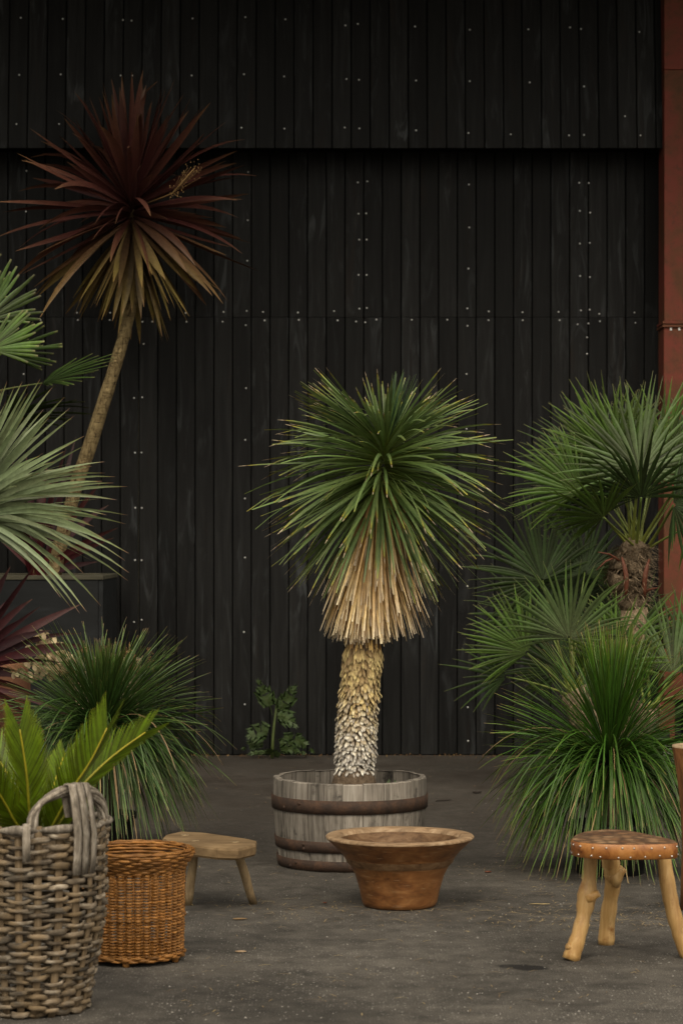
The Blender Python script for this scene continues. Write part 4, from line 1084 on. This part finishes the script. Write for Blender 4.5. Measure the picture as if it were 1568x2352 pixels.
mb = MB(); tube(mb, ff, fr_, 14); mb.build('trunk', M['bark'], cord)
cp = 355.0
for i in range(190):
    u = (i + .5) / 190
    el = rad(86 - 164 * u ** .85) + U(-.12, .12); az = i * 2.39996 + U(-.25, .25)
    d = Vector((math.cos(az) * math.cos(el), math.sin(az) * math.cos(el), math.sin(el)))
    c0 = P(301 + 4 * u, 455 + 70 * u, CY)
    L = U(.62, .94) if el < rad(55) else U(.66, .82)
    if el < rad(-35): L *= .82
    dr = R.choice((U(-.1, .2), U(.0, .35), U(.3, .9))) + (.08 if abs(el) < rad(35) else 0)
    pts = curve(c0 + d * .02, d, L, 9, dr, 1.7, Vector((-math.sin(az), math.cos(az), 0)), U(-.12, .12))
    s = d.cross(Vector((0, 0, 1)))
    if s.length < .1: s = Vector((1, .2, 0))
    s = s.normalized() + Vector((U(-.4, .4), U(-.4, .4), R.choice((-1, 1)) * U(.3, 1.1)))
    wd_ = U(.040, .064); mb = MB()
    blade(mb, pts, [wd_ * f_ for f_ in (.45, .55, .75, .95, 1, .95, .75, .45, .04)], s, .35, b=min(1, max(0, (-el - .25) / .6 + U(-.25, .25))))
    mb.build('leaf', M['cordy'], cord)
# dry flower spray
st = P(395, 445, CY - .35); sprig = MB(); tube(sprig, [P(330, 470, CY - .2), st, P(448, 385, CY - .4)], [.006, .004, .002], 5); so_ = sprig.build('flower_spray', M['dryflower'], cord)
mb = MB()
for i in range(70):
    t = U(.3, 1); p = P(395, 445, CY - .35).lerp(P(452, 380, CY - .4), (t - .3) / .7) + Vector((U(-.045, .045), U(-.05, .05), U(-.06, .05)))
    lathe(mb, p, [(.0, -.0045), (.0042, 0), (.0, .0045)], 5, cap0=False, cap1=False, a=(.8, R.random(), 0))
    if i % 4 == 0: tube(mb, [p, st.lerp(p, .3)], .0014, 3)
mb.build('spray_seeds', M['dryflower'], so_, kind='stuff')

# crimson cordylines
def sword(parent, p0, p1, wd_, mat, arch=.12, dep=0.0):
    L = (p1 - p0).length; d = (p1 - p0)
    mid = p0.lerp(p1, .5) + Vector((0, dep, arch * L)); pts = []
    for i in range(9):
        t = i / 8; pts.append(p0 * (1 - t) ** 2 + mid * 2 * t * (1 - t) + p1 * t * t)
    s = d.cross(Vector((0, 1, 0))); s = s.normalized() + Vector((U(-.3, .3), U(-.5, .5), U(-.3, .3)))
    mb = MB(); blade(mb, pts, [wd_ * f_ for f_ in (.5, .6, .8, .95, 1, .95, .75, .42, .03)], s, .3); return mb.build('leaf', M[mat], parent)
rc0 = P(85, 1345, 15.75); rc0.z = 1.16
rcp = thing('cordyline', rc0, 'crimson cordyline tuft growing behind the leaning trunk in the planter', 'cordyline')
mb = MB(); lathe(mb, rc0, [(.03, -.01), (.035, .06), (.02, .12)], 10); mb.build('stem', M['bark'], rcp)
for (x, y) in ((175, 1003), (152, 1030), (190, 1040), (95, 1080), (30, 1060), (60, 1040), (5, 1085), (130, 1110), (235, 1105), (250, 1160), (272, 1212), (262, 1235), (225, 1290), (205, 1265), (-30, 1120), (20, 1150), (70, 1120), (110, 1060), (-60, 1180), (40, 1180), (160, 1180), (-80, 1100)):
    sword(rcp, rc0 + Vector((U(-.04, .04), U(-.04, .04), .06)), P(x, y, 15.75 + U(-.3, .4)), U(.035, .05), 'redcord', U(.04, .14))
ry = 13.9; r0 = Vector((P(-95, 1900, ry).x, ry, 0))
rcf = thing('cordyline', r0, 'potted crimson cordyline with arching wine red leaves in front of the planter', 'cordyline')
mb = MB(); lathe(mb, r0, [(.15, 0), (.19, .28), (.2, .28), (.2, .31), (.185, .31), (.18, .27), (0, .27)], 30, cap1=False); mb.build('pot', M['pot'], rcf)
rt = P(-95, 1560, ry); mb = MB(); tube(mb, [r0 + Vector((0, 0, .26)), rt], [.03, .028], 10); mb.build('stem', M['bark'], rcf)
for (x, y, wd_, ar) in ((82, 1297, .035, .02), (93, 1393, .030, .08), (186, 1388, .055, .06), (116, 1448, .052, .16), (187, 1455, .034, .20), (211, 1485, .060, .16), (149, 1523, .028, .16), (185, 1655, .034, .10), (62, 1630, .04, .12), (90, 1600, .04, .2), (100, 1680, .035, .15), (25, 1300, .06, .02), (60, 1560, .04, .2), (-20, 1300, .05, 0), (-120, 1290, .05, 0), (-200, 1330, .05, .1), (-290, 1400, .05, .2), (-320, 1520, .05, .2), (-280, 1650, .05, .2)):
    sword(rcf, rt + Vector((U(-.02, .02), U(-.02, .02), U(-.03, .03))), P(x, y, ry + U(-.25, .15)), wd_, 'redcord', ar)
for i in range(14):
    a_ = U(0, 6.28); p1 = rt + Vector((math.cos(a_) * U(.3, .5), math.sin(a_) * U(.4, .6), U(-.1, .5))); sword(rcf, rt, p1, .045, 'redcord', .15)

# grey-green yucca at the left edge
GY = 12.6; gb = Vector((P(-110, 1900, GY).x, GY, 0))
gy = thing('yucca', gb, 'grey green yucca with stiff sword leaves at the left of the planter', 'yucca')
mb = MB(); lathe(mb, gb, [(.17, 0), (.21, .30), (.22, .30), (.22, .33), (.205, .33), (.2, .28), (0, .28)], 36, cap1=False); mb.build('pot', M['pot'], gy)
gc = P(-95, 1190, GY); fibre_trunk(gy, gb + Vector((0, 0, .27)), gc, .055, .06, 200, stubs=6)
tips = [(50,715),(100,745),(195,730),(270,700),(285,720),(350,755),(430,820),(465,895),(495,945),(560,1080),(570,1140),(695,1250),(700,1325),(765,1350),(845,1415),(260,1465),(640,1475),(775,1503),(850,1605),(655,1615),(835,1663),(625,1680),(855,1858),(830,1905),(855,1985),(850,2040),(555,1990),(670,2205),(575,2245),(530,2255),(475,2220),(150,720),(20,760),(610,1280),(430,1180),(380,1300),(520,1400),(450,1560),(560,1720),(480,1600),(330,1700),(420,1850),(380,1950),(690,1760),(600,1840)]
for (x, y) in tips + [(x_ * U(.55, .92) - 20, 1330 + (y_ - 1330) * U(.55, .92) + U(-40, 40)) for (x_, y_) in tips]:
    tip = P(x * .3465, 627.2 + y * .3465, GY + U(-.45, .2))
    p0 = gc + Vector((U(-.03, .05), U(-.04, .04), U(-.04, .05))); v_ = tip - p0; L = v_.length
    ar = .05 + max(0, (gc.z - tip.z)) / L * .30 + (.06 if abs(v_.z) < .3 else 0)
    mid = p0.lerp(tip, .55) + Vector((0, 0, ar * L)); pts = []
    for i in range(9):
        t = i / 8; pts.append(p0 * (1 - t) ** 2 + mid * 2 * t * (1 - t) + tip * t * t)
    mb = MB(); wd_ = U(.020, .030); s = Vector((-v_.z, 0, v_.x)).normalized() + Vector((0, U(-.6, .6), 0))
    blade(mb, pts, [wd_ * f_ for f_ in (.9, 1, 1, .98, .9, .78, .6, .35, .05)], s, .25); mb.build('leaf', M['blueyucca'], gy)
for i in range(70):
    az = i * 2.4; el = rad(U(-45, 75)); d = Vector((math.cos(az) * math.cos(el), math.sin(az) * math.cos(el), math.sin(el)))
    if d.x > .25 and R.random() < .8: continue
    mb = MB(); blade(mb, curve(gc, d, U(.6, .8), 8, U(.1, .4)), [.03 * f_ for f_ in (.9, 1, 1, .95, .85, .7, .4, .05)], d.cross(Vector((0, 0, 1))), .25); mb.build('leaf', M['blueyucca'], gy)

# ------------------------------------------------------------------ urn, tall basket and dried flowers behind the left grass tree
ub = Vector((P(8, 1800, 14.6).x, 14.6, 0)); ut = H - (1522 - HY) / F * 14.6
urn = thing('terracotta_urn', ub, 'rusty orange terracotta urn behind the red cordyline leaves', 'urn')
mb = MB(); lathe(mb, ub, [(.11, 0), (.13, .1), (.16, .35), (.165, ut - .12), (.15, ut - .04), (.135, ut - .01), (.13, ut), (.115, ut - .01), (.11, ut - .1), (0, ut - .12)], 40, cap1=False); mb.build('urn_body', M['terra'], urn)
tb = Vector((P(235, 1800, 14.2).x, 14.2, 0)); tz = H - (1512 - HY) / F * 14.2
tbk = thing('tall_basket', tb, 'tall grey wicker basket of dried flowers behind the left grass tree', 'basket')
for k in range(22):
    a_ = 2 * math.pi * k / 22; e = Vector((math.cos(a_), math.sin(a_), 0)); mb = MB()
    tube(mb, [tb + e * (.17 + .05 * z_ / tz) + Vector((0, 0, z_)) for z_ in (0, tz * .5, tz)], .007, 5); mb.build('stake', M['stakecane'], tbk)
z = .012; k = 0
while z < tz: weave_row(tb, .17 + .05 * z / tz, z, 22, k % 2, .008, .011, .006, 4, .002, 'cane', tbk); z += .021; k += 1
mb = MB(); lathe(mb, tb, [(.2, tz * .8), (0, tz * .8)], 20, cap0=False, cap1=False); mb.build('basket_filling', M['soil'], tbk)
dfl = thing('dried_flower_bunch', tb + Vector((-.02, 0, tz * .8)), 'bunch of dried cream seed pods and brown flower heads in the tall basket', 'dried flowers')
for i in range(26):             # honesty stems with flat oval pods
    bx = tb + Vector((U(-.12, .06), U(-.1, .05), tz * .8)); tx, ty = R.choice([(60, 1530), (75, 1510), (95, 1480), (105, 1462), (80, 1470), (110, 1505), (130, 1515), (150, 1518), (90, 1520), (45, 1520), (30, 1560), (60, 1570), (100, 1545), (140, 1535)])
    tipp = P(tx + U(-10, 12), ty - 10 + U(-8, 10), 14.0 + U(-.12, .1)); mid = bx.lerp(tipp, .5) + Vector((0, 0, .06)); pts = [bx * (1 - t) ** 2 + mid * 2 * t * (1 - t) + tipp * t * t for t in [q / 7 for q in range(8)]]
    mb = MB(); tube(mb, pts, .0018, 4); stm = mb.build('stem', M['dryflower'], dfl)
    for j in range(6):
        q = pts[-1].lerp(pts[4], j / 5 * .9) + Vector((U(-.022, .022), U(-.02, .02), U(-.012, .016)))
        r_ = U(.012, .020); mb = MB(); V = [q]; ax = Vector((U(-.6, .6), U(-.3, .3), 1)).normalized(); sd_ = perp(ax, Vector((1, U(-1, 1), 0)))
        for k in range(9): V.append(q + ax * math.cos(k * 2 * math.pi / 9) * r_ * 1.35 + sd_ * math.sin(k * 2 * math.pi / 9) * r_ + sd_.cross(ax) * U(-.002, .002))
        mb.add(V, [(0, 1 + k, 1 + (k + 1) % 9) for k in range(9)], (U(.3, 1), R.random(), 0)); mb.build('seed_pod', M['pod'], stm)
for (x, y, r_) in ((195, 1500, .042), (300, 1505, .035), (215, 1535, .04), (250, 1545, .04), (285, 1530, .035), (175, 1545, .035), (310, 1535, .03), (270, 1560, .035)):
    hc = P(x, y, 14.0 + U(-.05, .1)); bx = tb + Vector((U(-.08, .08), U(-.05, .05), tz * .8)); mb = MB(); tube(mb, [bx, bx.lerp(hc, .5), hc], .003, 4); stm = mb.build('stem', M['dryflower'], dfl)
    mb = MB()
    for i in range(90):
        d = Vector((U(-1, 1), U(-1, 1), U(-.8, 1))).normalized(); q = hc + d * r_ * U(.7, 1.05); s = perp(d, Vector((U(-1, 1), U(-1, 1), U(-1, 1)))); t_ = d.cross(s); e = .008
        mb.add([q - s * e, q + t_ * e + d * .002, q + s * e, q - t_ * e + d * .003], [(0, 1, 2, 3)], (U(0, 1), R.random(), 0))
    mb.build('flower_head', M['dryflower'], stm)
for (x, y) in ((298, 1478), (345, 1490), (270, 1505)):
    bx = tb + Vector((.1, 0, tz * .8)); tipp = P(x, y, 14.1); mb = MB(); tube(mb, [bx, bx.lerp(tipp, .6) + Vector((.02, 0, 0)), tipp], .0025, 4)
    for i in range(40):
        q = tipp + Vector((U(-.02, .02), U(-.02, .02), U(-.14, .01))); lathe(mb, q, [(0, -.005), (.004, 0), (0, .005)], 4, cap0=False, cap1=False)
    mb.build('seed_spike', M['dryflower'], dfl)

# ------------------------------------------------------------------ thistle at the foot of the wall
TY = 16.28
th = thing('thistle', (P(626, 1735, TY).x, TY, 0), 'green thistle weed with lobed leaves growing at the wall foot', 'weed')
def TZ(x, y, dy=0): return P(533.1 + .14 * x, 1536.6 + .14 * y, TY + dy)
stp = [TZ(655, 1445), TZ(668, 1150), TZ(690, 900), TZ(725, 650), TZ(715, 480)]; stp[0].z = -.005
mb = MB(); tube(mb, stp, [.0115, .010, .009, .008, .005], 8, rnd=.8); mb.build('stem', M['thstem'], th)
def tleaf(px, hwid, dep, nl=6, start=.25):
    ctl = [TZ(x, y, d_) for (x, y), d_ in zip(px, dep)]
    pts = [ctl[0] * (1 - t) ** 2 + ctl[1] * 2 * t * (1 - t) + ctl[2] * t * t for t in [q / 12 for q in range(13)]]
    T = tangents(pts); mb = MB(); hw_ = hwid * .14 / (F / TY)
    blade(mb, pts, [.006] * 11 + [.004, .001], Vector((0, .4, 1)).cross(T[5]), .2, rnd=.4)
    for j in range(nl):
        t = start + (1 - start) * (j + .3) / nl; k = int(t * 12); p = pts[min(k, 12)]; tg = T[min(k, 12)]
        ln = hw_ * math.sin(math.pi * min(.95, .22 + .75 * (j + .5) / nl)) * 1.05
        for sg in (-1, 1):
            s = perp(tg, Vector((0, -.45, 1)).cross(tg)) * sg
            if s.length < .1: s = Vector((1, 0, 0))
            s = (Vector((-tg.z, U(-.3, .3), tg.x)) * sg).normalized()
            w_ = (1 - start) * (pts[-1] - pts[0]).length / nl * .75; rn = U(.2, .8)
            L = ln * U(.85, 1.2); tipd = (s + tg * U(.3, .8)).normalized()
            a0, a1 = p - tg * w_ * .6, p + tg * w_ * .6
            b0_, b1_ = p + s * L * .42 - tg * w_ * .42, p + s * L * .48 + tg * w_ * .62
            V = [a0, a1, b0_, b1_, p + tipd * L * 1.25, p + s * L * .95 - tg * w_ * .75, p + s * L * .80 + tg * w_ * 1.35]
            V = [q + Vector((0, U(-.004, .004), 0)) for q in V]
            mb.add(V, [(0, 1, 3, 2), (2, 3, 4), (0, 2, 5), (2, 4, 5) if sg > 2 else (2, 5, 4), (1, 6, 3)], [(.2, rn, 0)] * 2 + [(.7, rn, 0)] * 5)
    mb.build('leaf', M['thistle'], th)
tleaf([(660, 760), (600, 480), (405, 170)], 130, (0, -.02, -.05), 6, .30)
tleaf([(740, 760), (860, 520), (1085, 220)], 125, (0, -.02, -.05), 6, .25)
tleaf([(720, 780), (900, 720), (1095, 1010)], 120, (0, -.05, -.1), 5, .2)
tleaf([(655, 1110), (560, 900), (160, 1180)], 140, (0, -.05, -.08), 5, .3)
tleaf([(675, 1200), (980, 980), (1375, 1400)], 100, (0, -.04, -.06), 6, .35)
tleaf([(670, 1330), (850, 1080), (1230, 1420)], 110, (0, -.03, -.04), 6, .35)
tleaf([(645, 1310), (500, 1090), (130, 1340)], 100, (0, .0, .02), 6, .4)
tleaf([(640, 1400), (470, 1320), (200, 1425)], 45, (0, -.06, -.1), 5, .3)
tleaf([(665, 1380), (900, 1240), (1160, 1400)], 70, (0, -.06, -.1), 5, .3)
tleaf([(660, 1400), (600, 1340), (560, 1330)], 80, (0, -.08, -.12), 3, .2)
tleaf([(665, 1400), (740, 1380), (800, 1400)], 70, (0, -.08, -.14), 3, .2)

# ------------------------------------------------------------------ litter on the asphalt
mb = MB(); rr_ = random.Random(5)
for i in range(900):
    r_ = rr_.random()
    if r_ < .40: px, py = rr_.gauss(1500, 320), rr_.gauss(2110, 14)
    elif r_ < .55: px, py = rr_.gauss(800, 200), rr_.gauss(2085, 15)
    elif r_ < .7: px, py = rr_.gauss(1250, 120), rr_.gauss(2030, 40)
    else: px, py = rr_.uniform(380, 1568), rr_.uniform(1745, 2330)
    if py < 1742: continue
    p = PG(px, py, .003); a_ = rr_.uniform(0, 6.28); L = rr_.uniform(.012, .05) * (1 if rr_.random() < .8 else 1.5); d = Vector((math.cos(a_), math.sin(a_), 0))
    pts = [p - d * L / 2, p + Vector((rr_.uniform(-.004, .004), rr_.uniform(-.004, .004), .003)), p + d * L / 2]
    blade(mb, pts, [.0022, .0032, .0016], Vector((-d.y, d.x, 0)), .3, rnd=rr_.random())
finish(mb.build('straw_litter', M['straw']), 'scraps of straw and dry grass strewn over the asphalt', 'straw', kind='stuff')
mb = MB()
for i in range(2000):
    py = 1745 + 600 * rr_.random() ** .55; px = rr_.uniform(-60, 1640); p = PG(px, py, 0); r_ = rr_.uniform(.0014, .0048) * (1.5 if rr_.random() < .06 else 1)
    V = [p + Vector((r_ * rr_.uniform(.6, 1.2) * math.cos(k * 2 * math.pi / 5), r_ * rr_.uniform(.6, 1.2) * math.sin(k * 2 * math.pi / 5), -.0005)) for k in range(5)] + [p + Vector((0, 0, r_ * .65))]
    mb.add(V, [(k, (k + 1) % 5, 5) for k in range(5)], (.5, rr_.random(), 0))
finish(mb.build('loose_grit', M['pebble'], smooth=False), 'pale loose grit scattered over the asphalt', 'grit', kind='stuff')
mb = MB()
for i in range(420):
    x = rr_.uniform(-3.2, 3.4); y = 16.46 - abs(rr_.gauss(0, .09)); a_ = rr_.uniform(0, 6.28); L = rr_.uniform(.008, .032); p = Vector((x, y, .004)); d = Vector((math.cos(a_), math.sin(a_), 0))
    blade(mb, [p - d * L / 2, p + Vector((0, 0, rr_.uniform(.003, .014))), p + d * L / 2], [.002, L * .35, .002], Vector((-d.y, d.x, rr_.uniform(-.5, .5))), .3, rnd=rr_.random())
finish(mb.build('leaf_litter', M['dryflower']), 'brown dry leaf crumbs lying along the foot of the black wall', 'leaf litter', kind='stuff')
def scrap(name, label, cat, px, py, L, wd_, ang, mat, z=.006, bend=.0):
    p = PG(px, py, z); d = Vector((math.cos(ang), math.sin(ang), 0)); s = Vector((-d.y, d.x, 0)); mb = MB()
    tube(mb, [p - d * L / 2, p - d * L * .2 + s * bend, p + d * L * .2 - s * bend * .6, p + d * L / 2], [wd_ * .5, wd_, wd_ * .9, wd_ * .4], 6, flat=.4, hint=Vector((0, 0, 1)))
    mb.v = [Vector((q.x, q.y, max(q.z, .0))) for q in mb.v]
    finish(mb.build(name, M[mat], origin=(p.x, p.y, 0)), label, cat)
scrap('wood_chip', 'tan wood chip lying on asphalt below the low stool', 'wood chip', 551, 2110, .055, .010, .1, 'slab')
scrap('dead_leaf_scrap', 'small orange dead leaf between low stool and bowl', 'dead leaf', 746, 2073, .016, .008, .4, 'sheath', .004)
scrap('dead_leaf_scrap', 'brown dead leaf beside the grass tree pot', 'dead leaf', 1120, 2002, .03, .010, .2, 'sheath', .005)
scrap('pale_chip', 'pale flat chip on asphalt in front of the low stool', 'wood chip', 553, 2185, .04, .010, 0, 'cutwood', .004)
scrap('twig', 'dark curved twig lying behind the barrel', 'twig', 1018, 1838, .12, .009, .75, 'twig', .006, .015)
scrap('dark_clod', 'dark clod of dirt on asphalt right of the barrel', 'clod', 1095, 1819, .05, .022, .1, 'twig', .008)
scrap('straw_stem', 'pale bent straw stem on asphalt under the grass tree', 'straw', 1238, 2076, .085, .005, .05, 'straw', .004, .004)
